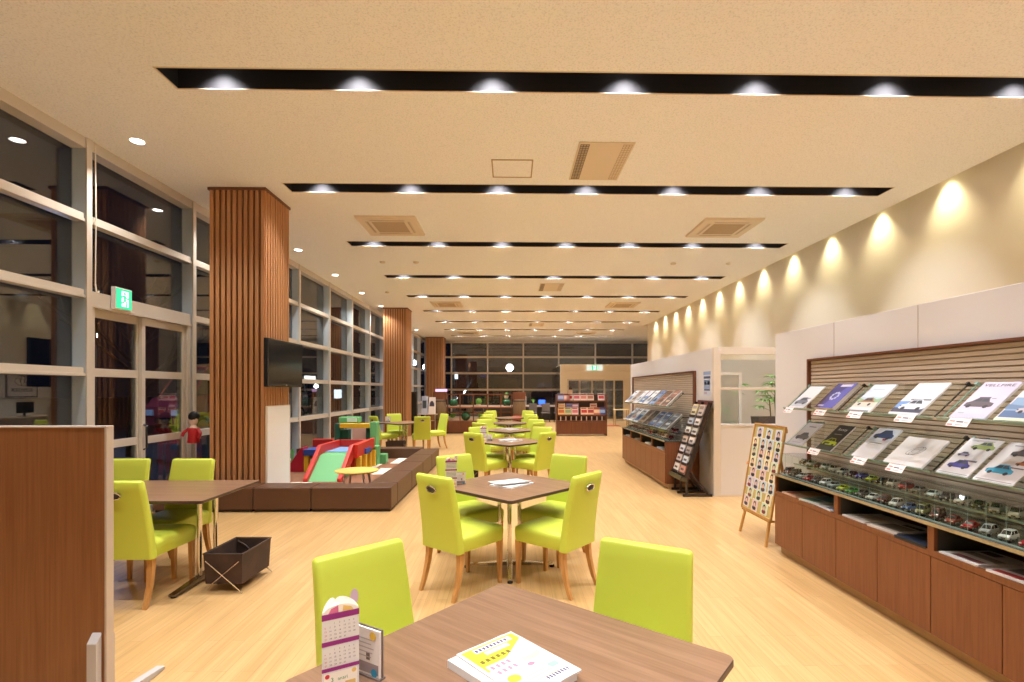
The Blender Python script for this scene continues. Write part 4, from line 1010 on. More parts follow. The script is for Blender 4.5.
for row, (x0, z, rn) in enumerate(((2.585, .8307, 'upper step'), (2.46, .7377, 'lower step'))):
    for i in range(24):
        cn = FCOL[(i+row*7) % 24]; y = 10.44-i*.115
        o = simple_car(KND[(i*2+row) % 7], PAL[cn]); o.location = (x0, y, z); o.rotation_euler = (0, 0, math.radians(22))
        tag(o, '%s model car on the farther %s, %s from entrance end' % (cn, rn, ORD[i] if i < 20 else 'twenty-%s' % ORD[i-20]), 'model car', 'model cars on the farther display')

# papers in the cubbies
def paper_pile(x, y, z, rz, w, h, th, base, pats, label, group):
    m = M(); mats = [C(*base)]
    m.box(-w/2, w/2, -h/2, h/2, 0, th)
    for (a, b, c_, d, rgb) in pats:
        mats.append(C(*rgb)); m.quad([(a*w, c_*h, th+.0006), (b*w, c_*h, th+.0006), (b*w, d*h, th+.0006), (a*w, d*h, th+.0006)], len(mats)-1)
    o = m.build('catalogue', mats, smooth=0); o.location = (x, y, z); o.rotation_euler = (0, 0, rz)
    tag(o, label, 'catalogue', group)
gp = 'catalogues in the cubbies of the nearer display'
paper_pile(2.60, 4.44, .561, -PI/2, .22, .29, .022, (232, 190, 160), [(-.45, .45, -.1, .45, (214, 176, 120)), (-.4, .1, -.45, -.2, (206, 120, 90))], 'orange and beige catalogue in the far end cubby', gp)
paper_pile(2.60, 4.16, .561, -PI/2+.15, .23, .29, .026, (212, 222, 220), [(-.48, .48, -.1, .48, (118, 160, 168)), (-.48, .2, -.48, -.15, (96, 130, 120))], 'teal landscape catalogue in the far end cubby', gp)
paper_pile(2.59, 3.92, .561, -PI/2-.1, .20, .28, .016, (240, 238, 240), [(-.1, .45, -.4, .3, (150, 156, 190))], 'white catalogue with a blue print in the far end cubby', gp)
paper_pile(2.60, 3.60, .561, -PI/2, .23, .29, .020, (236, 230, 224), [(-.4, .3, -.2, .2, (206, 196, 190))], 'white catalogue at the far side of the second cubby', gp)
paper_pile(2.60, 3.33, .561, -PI/2+.1, .24, .29, .024, (226, 220, 214), [(-.4, .4, -.35, .1, (140, 132, 124)), (-.2, .4, .15, .3, (96, 92, 90))], 'white catalogue with a grey car print in the second cubby', gp)
paper_pile(2.59, 3.06, .561, -PI/2, .25, .30, .020, (36, 40, 50), [(-.15, .2, -.05, .1, (170, 176, 190)), (-.48, .48, -.48, -.25, (52, 62, 84))], 'dark blue catalogue in the second cubby', gp)
paper_pile(2.60, 2.74, .561, -PI/2, .24, .30, .018, (238, 236, 236), [(-.4, .4, -.1, .1, (180, 176, 178)), (-.4, .0, .2, .4, (120, 116, 120)), (-.3, .4, -.4, -.25, (150, 90, 90))], 'white catalogue with grey prints at the far side of the third cubby', gp)
paper_pile(2.60, 2.45, .561, -PI/2+.08, .25, .30, .020, (232, 230, 232), [(-.4, .4, -.2, .25, (120, 114, 118)), (-.45, .2, -.45, -.3, (176, 60, 60))], 'white catalogue with a dark car print at the right picture edge', gp)
gp = 'catalogues in the cubbies of the farther display'
for y, rgb, lab in ((10.2, (180, 176, 170), 'grey catalogue in the cubby of the farther display nearest the entrance'), (9.46, (150, 140, 130), 'brown grey catalogue in the second cubby of the farther display'), (8.72, (238, 234, 230), 'thick white catalogue in the third cubby of the farther display'), (7.99, (190, 200, 214), 'pale blue catalogue in the nearest cubby of the farther display')):
    paper_pile(2.50, y, .561, -PI/2, .30, .29, .03, rgb, [(-.4, .4, -.3, .2, tuple(int(c_*.8) for c_ in rgb))], lab, gp)

# farther display: trays and brochures
g = 'acrylic trays of the farther display'
ZU2, ZL2 = 1.245, .885
for zf, rn in ((ZU2, 'upper'), (ZL2, 'lower')):
    for k in range(3): tray(7.66+k*1.0, 7.66+k*1.0+.96, zf, 'tilted clear tray of the %s row, %s from the near end of the farther display' % (rn, ORD[k]), g, 2.395)
FB = [[((238,236,240),(160,176,206),(70,90,140)), ((170,150,130),(206,190,170),(96,60,50)), ((242,240,242),(214,222,236),(180,186,196)), ((236,238,244),(96,132,190),(222,228,240)), ((246,246,248),(226,228,236),(120,124,140)), ((112,134,176),(160,180,214),(60,74,110)), ((120,80,60),(176,120,96),(60,40,34)), ((150,100,80),(96,60,50),(206,176,150))],
      [((206,214,226),(130,150,180),(70,80,110)), ((238,238,240),(200,206,216),(150,60,60)), ((226,232,240),(96,140,190),(60,80,120)), ((130,110,96),(190,160,130),(70,54,46)), ((70,62,60),(120,100,90),(30,28,30)), ((62,84,130),(120,146,190),(206,214,226)), ((74,90,120),(110,130,160),(190,200,214)), ((120,126,130),(70,76,84),(206,206,206))]]
FN = [['white brochure with a blue band', 'brown and beige brochure', 'plain white brochure', 'white brochure with a bright blue field', 'snow white brochure', 'mid blue brochure', 'dark brown brochure', 'rust brown brochure'], ['pale grey blue brochure', 'white brochure with a red mark', 'sky blue brochure', 'tan brochure', 'near black brochure', 'navy blue brochure', 'slate blue brochure', 'grey brochure']]
for row, zf in enumerate((ZU2, ZL2)):
    for i in range(8):
        c0, c1, c2 = FB[row][i]
        def dr(r, q, tx, car, w, h, c1=c1, c2=c2): r(.0, 1, .1, .55, c1); car(.5, .2, .7, c2); r(.15, .8, .78, .84, c2, .0003)
        brochure(10.58-i*.36, zf, .28, .34, '%s on the %s row of the farther display' % (FN[row][i], ('upper', 'lower')[row]), dr, c0, .014, 'brochures on the farther display', xf=2.395)

# ------------------------------------------------------------------ photo board on an easel, leaflet rack, poster, plant
def frame_m(org, xa, ya, za): return Matrix(((xa[0], ya[0], za[0], org[0]), (xa[1], ya[1], za[1], org[1]), (xa[2], ya[2], za[2], org[2]), (0, 0, 0, 1)))
t = thing('easel', 'light pine easel standing at the far end of the nearer display', 'easel', (0, 0, 0))
def bar(m, a, b, w, d):
    return m.loft([[(p[0]-d, p[1]-w, p[2]), (p[0]+d, p[1]-w, p[2]), (p[0]+d, p[1]+w, p[2]), (p[0]-d, p[1]+w, p[2])] for p in (a, b)])
for y in (4.80, 5.35): bar(M(), (2.436, y, 0), (2.655, y+(5.075-y)*.45, 1.13), .013, .010).build('leg', GOLD, t)
bar(M(), (2.86, 5.08, 0), (2.675, 5.08, 1.10), .013, .010).build('rear_leg', GOLD, t)
M().box(2.455, 2.515, 4.78, 5.35, .235, .252).build('ledge', GOLD, t)
M().box(2.65, 2.68, 4.86, 5.25, 1.08, 1.12).build('top_rail', GOLD, t)
sl = Vector((.15, 0, .90)).normalized(); BF = frame_m((2.468, 5.36, .256), (0, -1, 0), sl, (-sl.z, 0, sl.x))
t = thing('photo_board', 'pine framed board crowded with small portrait cards on the easel', 'board'); t.matrix_world = BF
BW, BH = .61, .905
M().box(.012, BW-.012, .012, BH-.012, 0, .010).build('panel', C(196, 176, 110), t)
M().box(0, .016, 0, BH, 0, .02).box(BW-.016, BW, 0, BH, 0, .02).box(.016, BW-.016, BH-.016, BH, 0, .02).box(.016, BW-.016, 0, .016, 0, .02).build('frame', GOLD, t, bev=.002)
rb = random.Random(5); rows = [3, 4, 4, 4, 3, 4, 3, 3]
bgs = [(196, 214, 226), (206, 226, 196), (236, 226, 190), (226, 196, 200), (206, 206, 228)]
for ri, n in enumerate(rows):
    for ci in range(n):
        x = .085+(.44/(3 if n == 4 else 2.4))*ci+(.05 if n == 3 and ri % 2 == 0 else 0)+rb.uniform(-.008, .008); y = BH-.095-ri*.104+rb.uniform(-.006, .006)
        m = M(); s_ = .058; m.box(-s_, s_, -s_, s_, 0, .003, 0)
        bg = bgs[rb.randrange(5)]; jac = [(40, 44, 60), (60, 30, 40), (30, 34, 40), (70, 80, 130), (120, 40, 50)][rb.randrange(5)]
        def disc(cx, cy, rx, ry, k, e): m.add([(cx+rx*math.cos(2*PI*i/10), cy+ry*math.sin(2*PI*i/10), .0032+e) for i in range(10)], [tuple(range(10))], k)
        m.quad([(-.054, -.054, .0035), (.054, -.054, .0035), (.054, .054, .0035), (-.054, .054, .0035)], 1)
        disc(0, -.028, .038, .021, 3, .0008); disc(0, .014, .027, .030, 2, .0011); disc(0, .005, .019, .022, 4, .0014)
        o = m.build('portrait_card', [C(244, 240, 230), C(*bg), C(34, 28, 28), C(*jac), C(228, 186, 160)], smooth=0)
        o.matrix_world = BF @ Matrix.Translation((x, y, .0105)) @ Matrix.Rotation(rb.uniform(-.12, .12), 4, 'Z')
        tag(o, 'small square portrait card, %s from the left in the %s row of the easel board' % (ORD[ci], ORD[ri]), 'photo card', 'portrait cards on the easel board')
t = tag(M().add([(0, .0, 0), (.06, .018, 0), (.02, .03, 0), (.02, -.004, .002)], [(0, 1, 2), (0, 3, 1), (0, 2, 3), (1, 3, 2)]).build('paper_arrow', C(230, 150, 60)), 'small orange paper arrow on the left edge of the easel board', 'paper arrow'); t.matrix_world = BF @ Matrix.Translation((-.03, .46, .021))

DWOOD = P('black_brown_stain', (.028, .014, .011), .45)
t = thing('leaflet_rack', 'tall black leaning leaflet rack with two columns beside the farther display', 'leaflet rack', (0, 0, 0))
RA = (2.47, .26); RB = (2.82, 1.35); rl = math.hypot(RB[0]-RA[0], RB[1]-RA[1]); ru = Vector((RB[0]-RA[0], 0, RB[1]-RA[1]))/rl
RF = frame_m((RA[0], 7.605, RA[1]), (0, -1, 0), ru, (-ru.z, 0, ru.x)); RW = .54
def inrf(m): m.T = RF; return m
for x in (0, RW/2-.011, RW-.022): inrf(M()).box(x, x+.022, 0, rl-.03, -.02, .04).build('side_rail', DWOOD, t, bev=.003)
inrf(M()).box(.0, RW, rl-.10, rl, -.02, .0).build('header', C(96, 44, 40), t, bev=.003)
inrf(M()).box(.022, RW-.022, 0, rl-.1, -.02, -.012).build('back', DWOOD, t)
inrf(M()).box(.0, RW, -.06, .0, -.01, .085).build('bottom_tray', C(84, 72, 44), t, bev=.003)
for y in (7.085, 7.335, 7.585): 
    M().box(2.42, 2.83, y-.018, y+.018, 0, .035).build('foot', DWOOD, t, bev=.003)
    bar(M(), (2.77, y, .03), (2.53, y, .34), .014, .016).build('strut', DWOOD, t)
    bar(M(), (2.47, y, .03), (2.475, y, .27), .014, .014).build('post', DWOOD, t)
rp = random.Random(2); NP = 7
LC = [(232,222,214),(206,190,180),(226,220,226),(206,180,160),(240,236,230),(180,190,206),(232,216,170),(206,150,130),(216,224,232),(170,156,150),(240,226,220),(206,200,190)]
for ci in range(2):
    for k in range(NP):
        x0 = .03+ci*(RW/2-.005); y0 = .02+k*(rl-.16)/NP
        inrf(M()).box(x0, x0+RW/2-.05, y0, y0+.035, .058, .062).build('pocket', DWOOD, t)
        c0 = LC[(ci*NP+k) % 12]; m = M(); m.box(0, RW/2-.072, 0, .19, 0, .018, 0)
        m.quad([(.02, .12, .0186), (RW/2-.10, .12, .0186), (RW/2-.10, .165, .0186), (.02, .165, .0186)], 1); m.quad([(.03, .05, .0186), (.15, .05, .0186), (.15, .08, .0186), (.03, .08, .0186)], 2)
        c1 = LC[(ci*5+k*3+4) % 12]; o = m.build('leaflet', [C(*c0), C(*[int(v*.72) for v in c1]), C(90, 80, 80)], smooth=0); o.matrix_world = RF @ Matrix.Translation((x0+.012, y0+.012, .036))
        tag(o, 'leaflet bundle in the %s column of the black rack, %s pocket from the bottom' % (('left', 'right')[ci], ORD[k]), 'leaflet', 'leaflets in the black leaning rack')
m = M(); PW, PH = .275, .35; m.box(0, PW, 0, PH, 0, .002)
for x0, x1, y0, y1, k in ((.0, 1, .86, 1, 1), (.05, .95, .70, .80, 2), (.08, .92, .28, .66, 1), (.12, .40, .44, .60, 0), (.55, .88, .44, .60, 0), (.1, .9, .20, .27, 2), (.1, .5, .06, .16, 3)): m.quad([(x0*PW, y0*PH, .0026), (x1*PW, y0*PH, .0026), (x1*PW, y1*PH, .0026), (x0*PW, y1*PH, .0026)], k)
o = m.build('hanging_poster', [C(214, 222, 240), C(150, 174, 220), C(80, 96, 140), C(190, 180, 200)], smooth=0); o.matrix_world = frame_m((2.8565, 7.47, 1.42), (0, -1, 0), (0, 0, 1), (-1, 0, 0))
tag(o, 'pale blue poster on the white partition above the black leaflet rack', 'poster')
t = thing('side_cabinet', 'low white cabinet under the plant inside the glazed office', 'cabinet', (3.75, 7.62, 0))
M().box(0, .85, 0, .36, .04, .955).build('body', PANEL, t, bev=.004)
M().box(.02, .83, .02, .34, 0, .04).build('plinth', SEAM, t)
for x in (.01, .43): M().box(x, x+.41, -.014, -.001, .06, .94).build('door', WHITE, t, bev=.003)
t = thing('planter', 'dark rectangular planter on the low cabinet inside the glazed office', 'planter', (3.80, 7.68, .956))
M().loft([[(-.01+.0, 0, 0), (.66, 0, 0), (.66, .24, 0), (-.01, .24, 0)], [(-.02, -.01, .13), (.68, -.01, .13), (.68, .25, .13), (-.02, .25, .13)], [(.0, .01, .13), (.66, .01, .13), (.66, .23, .13), (0, .23, .13)], [(0, .01, .10), (.66, .01, .10), (.66, .23, .10), (0, .23, .10)]]).build('trough', P('planter_brown', (.09, .06, .045), .5), t, smooth=0)
M().box(0, .66, .01, .23, .095, .108).build('soil', P('soil', (.03, .02, .012), .9), t)
def palm(name, label, loc, stems, seed):
    t = thing(name, label, 'plant', loc); r = random.Random(seed); st = M(); lf = M()
    for sx, sy, h_ in stems:
        st.tube([(sx, sy, 0), (sx+r.uniform(-.02, .02), sy, h_*.5), (sx+r.uniform(-.03, .03), sy, h_)], .009, 6)
        for k in range(6):
            z = h_*(.45+.55*k/5); a = r.uniform(0, 2*PI); L0 = r.uniform(.10, .18); tip = (sx+L0*math.cos(a), sy+L0*.7*math.sin(a), z+r.uniform(.02, .10))
            st.tube([(sx, sy, z-.02), tip], .003, 5)
            for j in range(9):
                b = a+(j-4)*.33; l = r.uniform(.18, .27)*(1-.06*abs(j-4)); w = .015
                d = Vector((math.cos(b), math.sin(b)*.8, .20)); d.normalize(); n_ = Vector((-d.y, d.x, 0)); n_.normalize()
                p0 = Vector(tip); p1 = p0+d*l*.5+Vector((0, 0, .015)); p2 = p0+d*l+Vector((0, 0, -.05*(1+abs(j-4)*.15)))
                lf.add([tuple(p0), tuple(p1+n_*w), tuple(p2), tuple(p1-n_*w), tuple(p1+Vector((0, 0, -.003)))], [(0, 4, 1), (1, 4, 2), (0, 3, 4), (3, 2, 4)])
    st.build('stem', P('stem_green', (.10, .13, .03), .6), t); f = lf.build('foliage', LEAF, t, smooth=0); f['kind'] = 'stuff'
    return t
palm('potted_palm', 'green fan palm in the dark planter behind the office window', (3.93, 7.69, 1.062), [(.10, .1, .30), (.20, .14, .62), (.27, .1, .45), (.36, .12, .66), (.44, .1, .5)], 4)
palm('potted_palm', 'added dark plant behind the frosted screen, standing in for a blurred reflection', (3.46, 8.35, .25), [(0, 0, 1.0), (.08, .05, .75), (.16, 0, 1.25), (.05, .08, .5)], 9)  # second palm added to imitate the office plant's blurred reflection
t = thing('plant_pot', 'round grey pot of the added plant behind the frosted office screen', 'plant pot', (3.53, 8.37, 0)); M().lathe([(.13, 0), (.17, .25), (.15, .25), (.14, .22)], 20).build('pot', C(150, 140, 130), t); M().lathe([(.14, .21), (.14, .235), (.02, .249)], 20).build('soil', P('soil', (.03, .02, .012), .9), t)

# ------------------------------------------------------------------ far end: magazine rack, planter shelf, drums, counter
t = thing('magazine_rack', 'wide dark wood magazine rack facing the aisle near the entrance', 'magazine rack', (1.50, 16.6, 0))
MW = 1.66
for x in (0, MW-.03): M().box(x, x+.03, 0, .42, 0, 1.36).build('side_panel', RWOOD, t, bev=.003)
M().box(.03, MW-.03, .02, .42, .05, .49).build('base', RWOOD, t, bev=.003)
M().box(.03, MW-.03, .38, .40, .49, 1.36).build('back', P('rack_back', (.07, .03, .018), .6), t)
SH = [(.66, .0), (.90, .10), (1.12, .20)]
for z, y in SH: M().box(.03, MW-.03, y, y+.10, z-.018, z).box(.03, MW-.03, y-.004, y+.004, z-.018, z+.035).build('shelf', RWOOD, t)
M().box(.03, MW-.03, .0, .02, 1.33, 1.36).build('top_rail', RWOOD, t)
for i in range(9): M().box(.12+.17*i, .15+.17*i, .0, .018, .49, .63).build('white_peg', C(226, 206, 196), t)
MC = [[((110,130,190),(180,190,226)),((226,150,150),(240,214,206)),((238,230,226),(206,50,50)),((236,214,214),(196,90,110)),((240,206,196),(206,130,120)),((226,206,190),(170,110,90)),((240,226,226),(200,60,70))],
      [((226,196,150),(206,150,110)),((130,120,160),(96,90,130)),((150,110,130),(206,180,190)),((206,170,150),(150,90,70))],
      [((236,196,130),(206,110,70)),((214,206,150),(150,170,130)),((236,200,196),(206,120,130)),((240,206,180),(200,60,60)),((236,190,150),(170,60,70)),((206,120,90),(236,206,170)),((60,80,160),(150,180,226))]]
MX = [[.05,.25,.34,.58,.81,1.04,1.40],[.07,.32,.52,1.12],[.05,.27,.50,.80,1.02,1.22,1.40]]
MN = [['blue','salmon and white','white and scarlet','pink and plum','peach','tan','white and red'],['orange and beige','grey violet','mauve','brown'],['amber','olive green','rose pink','peach and red','orange and wine','rust','deep blue']]
for ri, (z, y) in enumerate(reversed(SH)):
    for i, x in enumerate(MX[ri]):
        w = .222; h_ = .27 if ri != 1 else .16
        m = M(); m.box(0, w, 0, h_, 0, .012, 0); c0, c1 = MC[ri][i]
        m.quad([(.02, .08*h_/.24, .0126), (w-.02, .08*h_/.24, .0126), (w-.02, .17*h_/.24, .0126), (.02, .17*h_/.24, .0126)], 1); m.quad([(.015, .2*h_/.24, .0126), (w-.03, .2*h_/.24, .0126), (w-.03, .228*h_/.24, .0126), (.015, .228*h_/.24, .0126)], 2)
        o = m.build('magazine', [C(*c0), C(*c1), C(110, 60, 60)], smooth=0)
        o.matrix_world = frame_m((1.50+x, 16.6+y+.03, z+.001), (1, 0, 0), Vector((0, .26, .966)), Vector((0, -.966, .26)))
        tag(o, '%s magazine on the %s row of the wide magazine rack' % (MN[ri][i], ('top', 'middle', 'bottom')[ri]), 'magazine', 'magazines on the wide magazine rack')
t = thing('counter_sign', 'small white sign with a dark top standing on the magazine rack', 'sign', (1.98, 16.82, 1.36)); 
M().box(-.07, .07, 0, .02, 0, .15).build('card', C(236, 214, 206), t); M().box(-.05, .05, 0, .02, .15, .24).build('dark_top', C(70, 40, 36), t); M().box(-.07, .07, -.03, .05, 0, .004).build('base', WHITE, t)

t = thing('planter_shelf', 'long reddish wood planter shelf divider across the far end', 'shelf', (-2.75, 17.5, 0))
SW = 3.42
M().box(0, SW, 0, .40, .04, .43).build('base', RWOOD, t, bev=.004)
M().box(.02, SW-.02, .03, .38, 0, .04).build('plinth', SOFAD, t)
UX = [.55, .98, 1.445, 1.93, 2.40, 2.78]
for x in UX: M().box(x-.018, x+.018, .17, .21, .43, 1.33).build('upright', RWOOD, t)
M().box(.53, 2.80, .165, .215, 1.33, 1.37).build('top_rail', RWOOD, t)
M().box(.53, 2.80, .06, .34, .865, .90).build('middle_shelf', RWOOD, t)
M().box(.53, 2.80, .165, .215, .70, .74).build('lower_rail', RWOOD, t)
for i in range(5):
    a, b = UX[i]-2.75+.05, UX[i+1]-2.75-.05
    t = thing('pebble_tray', 'white pebble tray on the planter shelf, %s from the left' % ORD[i], 'tray', ((a+b)/2, 17.615, .90), group='white trays on the planter shelf'); w = (b-a)/2
    M().box(-w, w, -.035, .035, 0, .03).build('tray', C(190, 150, 120), t)
    pm = M(); rr = random.Random(i)
    for k in range(int(w*60)): pm.ball((-w+.02+k*(2*w-.04)/int(w*60), rr.uniform(-.015, .015), .038), .017, 6, 0)
    o = pm.build('pebbles', C(234, 214, 200), t); o['kind'] = 'stuff'
for x, z, r, lab in ((-2.0, 1.05, .15, 'glossy green ball on the middle shelf nearest the left drum'), (-1.575, .592, .16, 'large glossy green ball on the base of the planter shelf'), (-.14, 1.05, .15, 'glossy green ball on the middle shelf nearest the right drum')):
    t = thing('green_ball', lab, 'ball', (x, 17.72, z), group='green balls on the planter shelf'); M().ball((0, 0, 0), r, 24).build('sphere', BALL, t); M().lathe([(.05, -r-.001), (.05, -r*.93)], 14).build('foot_ring', BLACK, t)
def topiary(x, z, r, seed, lab):
    t = thing('topiary', lab, 'plant', (x, 17.74, z)); rr = random.Random(seed); m = M()
    for k in range(110):
        u = rr.uniform(-1, 1); a = rr.uniform(0, 2*PI); q = math.sqrt(1-u*u); d = Vector((q*math.cos(a), q*math.sin(a), u)); p = d*r*rr.uniform(.75, 1.)+Vector((0, 0, r+.09)); n_ = d.orthogonal().normalized()*.022; w_ = d.cross(n_)
        m.add([tuple(p-n_*1.3), tuple(p+w_), tuple(p+n_*1.3+d*.02), tuple(p-w_)], [(0, 1, 2, 3)])
    m.ball((0, 0, r+.09), r*.75, 12); o = m.build('foliage', LEAF, t, smooth=0); o['kind'] = 'stuff'
    M().lathe([(.06, 0), (.085, .10), (.075, .10), (.07, .08)], 16).build('pot', C(226, 216, 206), t)
topiary(-1.13, .902, .11, 1, 'leafy green potted plant in the middle of the planter shelf')
topiary(-2.03, .432, .09, 2, 'small green plant in a white pot low beside the left drum')
topiary(-1.05, .432, .10, 3, 'small green plant in a white pot low in the third shelf bay')
topiary(-.16, 1.205, .06, 4, 'small leafy tuft on top of the right green ball')
def drum(x, lab, z=.432):
    t = thing('wooden_drum', lab, 'drum', (x, 17.70, z), group='bronze drums at the shelf ends')
    M().lathe([(.175, 0), (.205, .05), (.225, .30), (.222, .52), (.195, .72), (.17, .74)], 28).build('barrel', DRUM, t)
    M().box(-.225, .225, -.12, .12, .741, 1.0).build('cap_block', RWOOD, t, bev=.01)
    M().lathe([(.2005, .045), (.208, .052), (.2085, .07), (.203, .07)], 28).lathe([(.205, .66), (.206, .68), (.200, .70)], 28).build('hoop', TEDGE, t)
drum(-2.46, 'bronze brown drum under the glowing pink sign')
drum(.29, 'bronze brown drum behind the small red stool')
t = thing('light_sign', 'small glowing pink sign on top of the left drum', 'sign', (-2.42, 17.66, 1.4325)); M().box(-.20, .20, 0, .05, 0, .10).build('case', emis('pink_sign', (.72, .42, .72), 1.1), t, bev=.004); M().box(-.22, .22, -.01, .06, -.0005, .012).build('base', BLACKP, t)
t = thing('loudspeaker', 'dark floor standing loudspeaker beside the second column', 'loudspeaker', (-3.29, 17.0, 0)); M().box(-.13, .13, 0, .24, 0, 1.44).build('cabinet', P('dark_speaker', (.035, .025, .02), .5), t, bev=.01); M().box(-.11, .11, -.008, 0, .35, 1.38).build('grille', BLACK, t); M().box(-.15, .15, -.02, .26, -.0, .03).build('base', BLACKP, t)
t = thing('catalogue_stand', 'white catalogue stand with tilted prints behind the far left table', 'stand', (-2.79, 16.9, 0))
M().prism([(0, .70), (.22, .70), (.22, 1.30), (.16, 1.30)], -.20, .02, 'x').build('print_panel', C(176, 182, 200), t); M().prism([(0, .70), (.20, .70), (.20, 1.26), (.15, 1.26)], .05, .26, 'x').build('print_panel', C(236, 226, 220), t)
for x in (-.26, .26): M().box(x-.012, x+.012, .06, .16, 0, .70).build('leg', STEEL, t)
M().box(-.32, .32, .0, .24, .68, .70).build('shelf', C(226, 206, 190), t)
n_ = 14; M().add([(.155+.08*math.cos(2*PI*i/n_), .068+.0, .98+.16*math.sin(2*PI*i/n_)) for i in range(n_)]+[(.155+.08*math.cos(2*PI*i/n_), .075, .98+.16*math.sin(2*PI*i/n_)) for i in range(n_)], [tuple(range(n_))]+[(i, (i+1) % n_, n_+(i+1) % n_, n_+i) for i in range(n_)]).build('oval_print', C(96, 90, 110), t)
M().box(-.15, -.03, .05, .075, .85, 1.15).build('blue_print', C(84, 100, 120), t)
t = thing('long_counter', 'long low counter along the glazed end wall', 'counter', (-1.4, 24.0, 0)); M().box(0, 3.7, 0, .55, .70, .745).build('worktop', C(200, 180, 165), t, bev=.004)
M().box(.05, 3.65, .45, .50, .05, .70).build('back_panel', P('counter_dark', (.05, .045, .05), .6), t)
for x in (.05, 1.85, 3.6): M().box(x, x+.05, .05, .50, 0, .70).build('leg', DARKAL, t)
t = thing('computer_monitor', 'monitor with a bright blue screen on the long counter', 'monitor', (1.48, 24.2, .745)); M().box(-.17, .17, 0, .03, .06, .30).build('casing', BLACKP, t, bev=.004); M().box(-.155, .155, -.002, 0, .075, .285).build('screen', emis('blue_screen', (.03, .12, .95), 1.6), t); M().box(-.02, .02, .03, .05, 0, .2).box(-.09, .09, -.03, .09, 0, .012).build('stand', BLACKP, t)
t = thing('desk_lamp', 'slim white desk lamp at the planter end of the long counter', 'lamp', (.72, 24.2, .745)); M().tube([(0, 0, .01), (0, 0, .46), (-.20, 0, .47)], .014, 8).build('arm', WHITE, t); M().lathe([(.09, 0), (.09, .02)], 16).build('base', WHITE, t)
topiary2 = thing('potted_plant', 'small green plant on the long counter beside the blue monitor', 'plant', (1.07, 24.22, .745)); M().lathe([(.05, 0), (.07, .10), (.06, .10), (.055, .08)], 14).build('pot', C(120, 110, 100), topiary2)
m = M(); rr = random.Random(8)
for k in range(40):
    a = rr.uniform(0, 2*PI); l = rr.uniform(.12, .30); d = Vector((math.cos(a)*.5, math.sin(a)*.5, 1)).normalized(); n_ = d.cross(Vector((0, 0, 1))).normalized()*.012
    m.add([(0, 0, .09), tuple(d*l*.6+n_+Vector((0, 0, .09))), tuple(d*l+Vector((0, 0, .08))), tuple(d*l*.6-n_+Vector((0, 0, .09)))], [(0, 1, 2, 3)])
o = m.build('foliage', LEAF, topiary2, smooth=0); o['kind'] = 'stuff'
for x, lab in ((1.62, 'grey counter chair in front of the blue monitor'), (2.22, 'grey counter chair at the entrance end of the long counter'), (1.02, 'grey counter chair by the plant on the long counter')):
    t = thing('counter_chair', lab, 'chair', (x, 23.65, 0), group='grey chairs at the long counter'); gm = P('grey_fabric', (.14, .13, .14), .8)
    M().box(-.2, .2, -.2, .2, .40, .47).build('seat', gm, t, bev=.02); M().loft([[(-.19, -.21, .50), (.19, -.21, .50), (.19, -.17, .50), (-.19, -.17, .50)], [(-.18, -.26, .88), (.18, -.26, .88), (.18, -.23, .88), (-.18, -.23, .88)]]).build('backrest', gm, t, bev=.012)
    for sx in (-1, 1):
        for sy in (-1, 1): M().tube([(sx*.19, sy*.2, 0), (sx*.17, sy*.17, .40)], .012, 8).build('leg', DARKAL, t)
        M().tube([(sx*.17, -.17, .42), (sx*.17, -.20, .55)], .010, 6).build('back_stay', DARKAL, t)
t = thing('red_stool', 'small red padded stool in front of the right drum', 'stool', (.22, 17.05, 0)); M().lathe([(.17, .50), (.19, .53), (.19, .60), (.16, .63)], 20).build('seat', RED, t)
for a in range(4): M().tube([(.15*math.cos(a*PI/2), .15*math.sin(a*PI/2), 0), (.12*math.cos(a*PI/2), .12*math.sin(a*PI/2), .50)], .012, 8).build('leg', DARKAL, t)
o = tag(M().box(-.45, .45, -.35, .35, 0, .012).build('door_mat', C(190, 80, 60), bev=.004), 'red door mat on the floor before the far entrance', 'mat'); o.location = (4.1, 21.2, 0)
t = thing('reception_table', 'slim cream side table near the far entrance', 'table', (4.62, 21.2, 0)); M().box(-.30, .30, -.2, .2, .66, .69).build('tabletop', C(240, 222, 170), t, bev=.004)
for x in (-.27, .27):
    for y in (-.17, .17): M().tube([(x, y, 0), (x, y, .66)], .015, 8).build('leg', C(200, 170, 110), t)

# ------------------------------------------------------------------ night outside the glazing
ASPH = P('asphalt', (.03, .03, .032), .7, bump=.3, bscale=60)
struct(M().box(-90, XL-.13, -30, 120, -.3, -.12).box(XL-.13, 60, Y1R+.2, 120, -.3, -.12).build('ground_outside', ASPH), 'dark asphalt car park outside the glazing at night', 'ground')
LAMPG = emis('street_lamp_glow', (.85, .95, 1), 60)
def street_lamp(x, y, h_, lab, r=.22):
    t = thing('street_lamp', lab, 'street lamp', (x, y, -.12), group='street lamps outside')
    M().tube([(0, 0, 0), (0, 0, h_+.1)], .06, 8).build('pole', DARKAL, t); M().ball((0, 0, h_+.25), r, 14).build('lamp', LAMPG, t); M().lathe([(.2, 0), (.16, .1), (.08, .3)], 12).build('base', DARKAL, t)
street_lamp(-.11, 45, 3.35, 'bright street lamp outside, seen through the middle of the end glazing', .30)
street_lamp(-14, 73.3, 5.3, 'street lamp outside, left one of two beyond the second column', .42)
street_lamp(-14, 84, 5.2, 'street lamp outside, right one of two beyond the second column', .50)
street_lamp(-14, 36.7, 1.65, 'low lamp outside below the lit shop sign', .13)
street_lamp(-14, 17.3, 3.2, 'street lamp outside the glass door with the exit sign', .09)
t = thing('shop_sign', 'distant lit white shop sign outside the left glazing', 'sign', (-14, 35.6, -.12)); M().box(-.06, .06, -.85, .85, 2.25, 2.60).build('light_box', emis('sign_white', (1, .95, .85), 2.2), t)
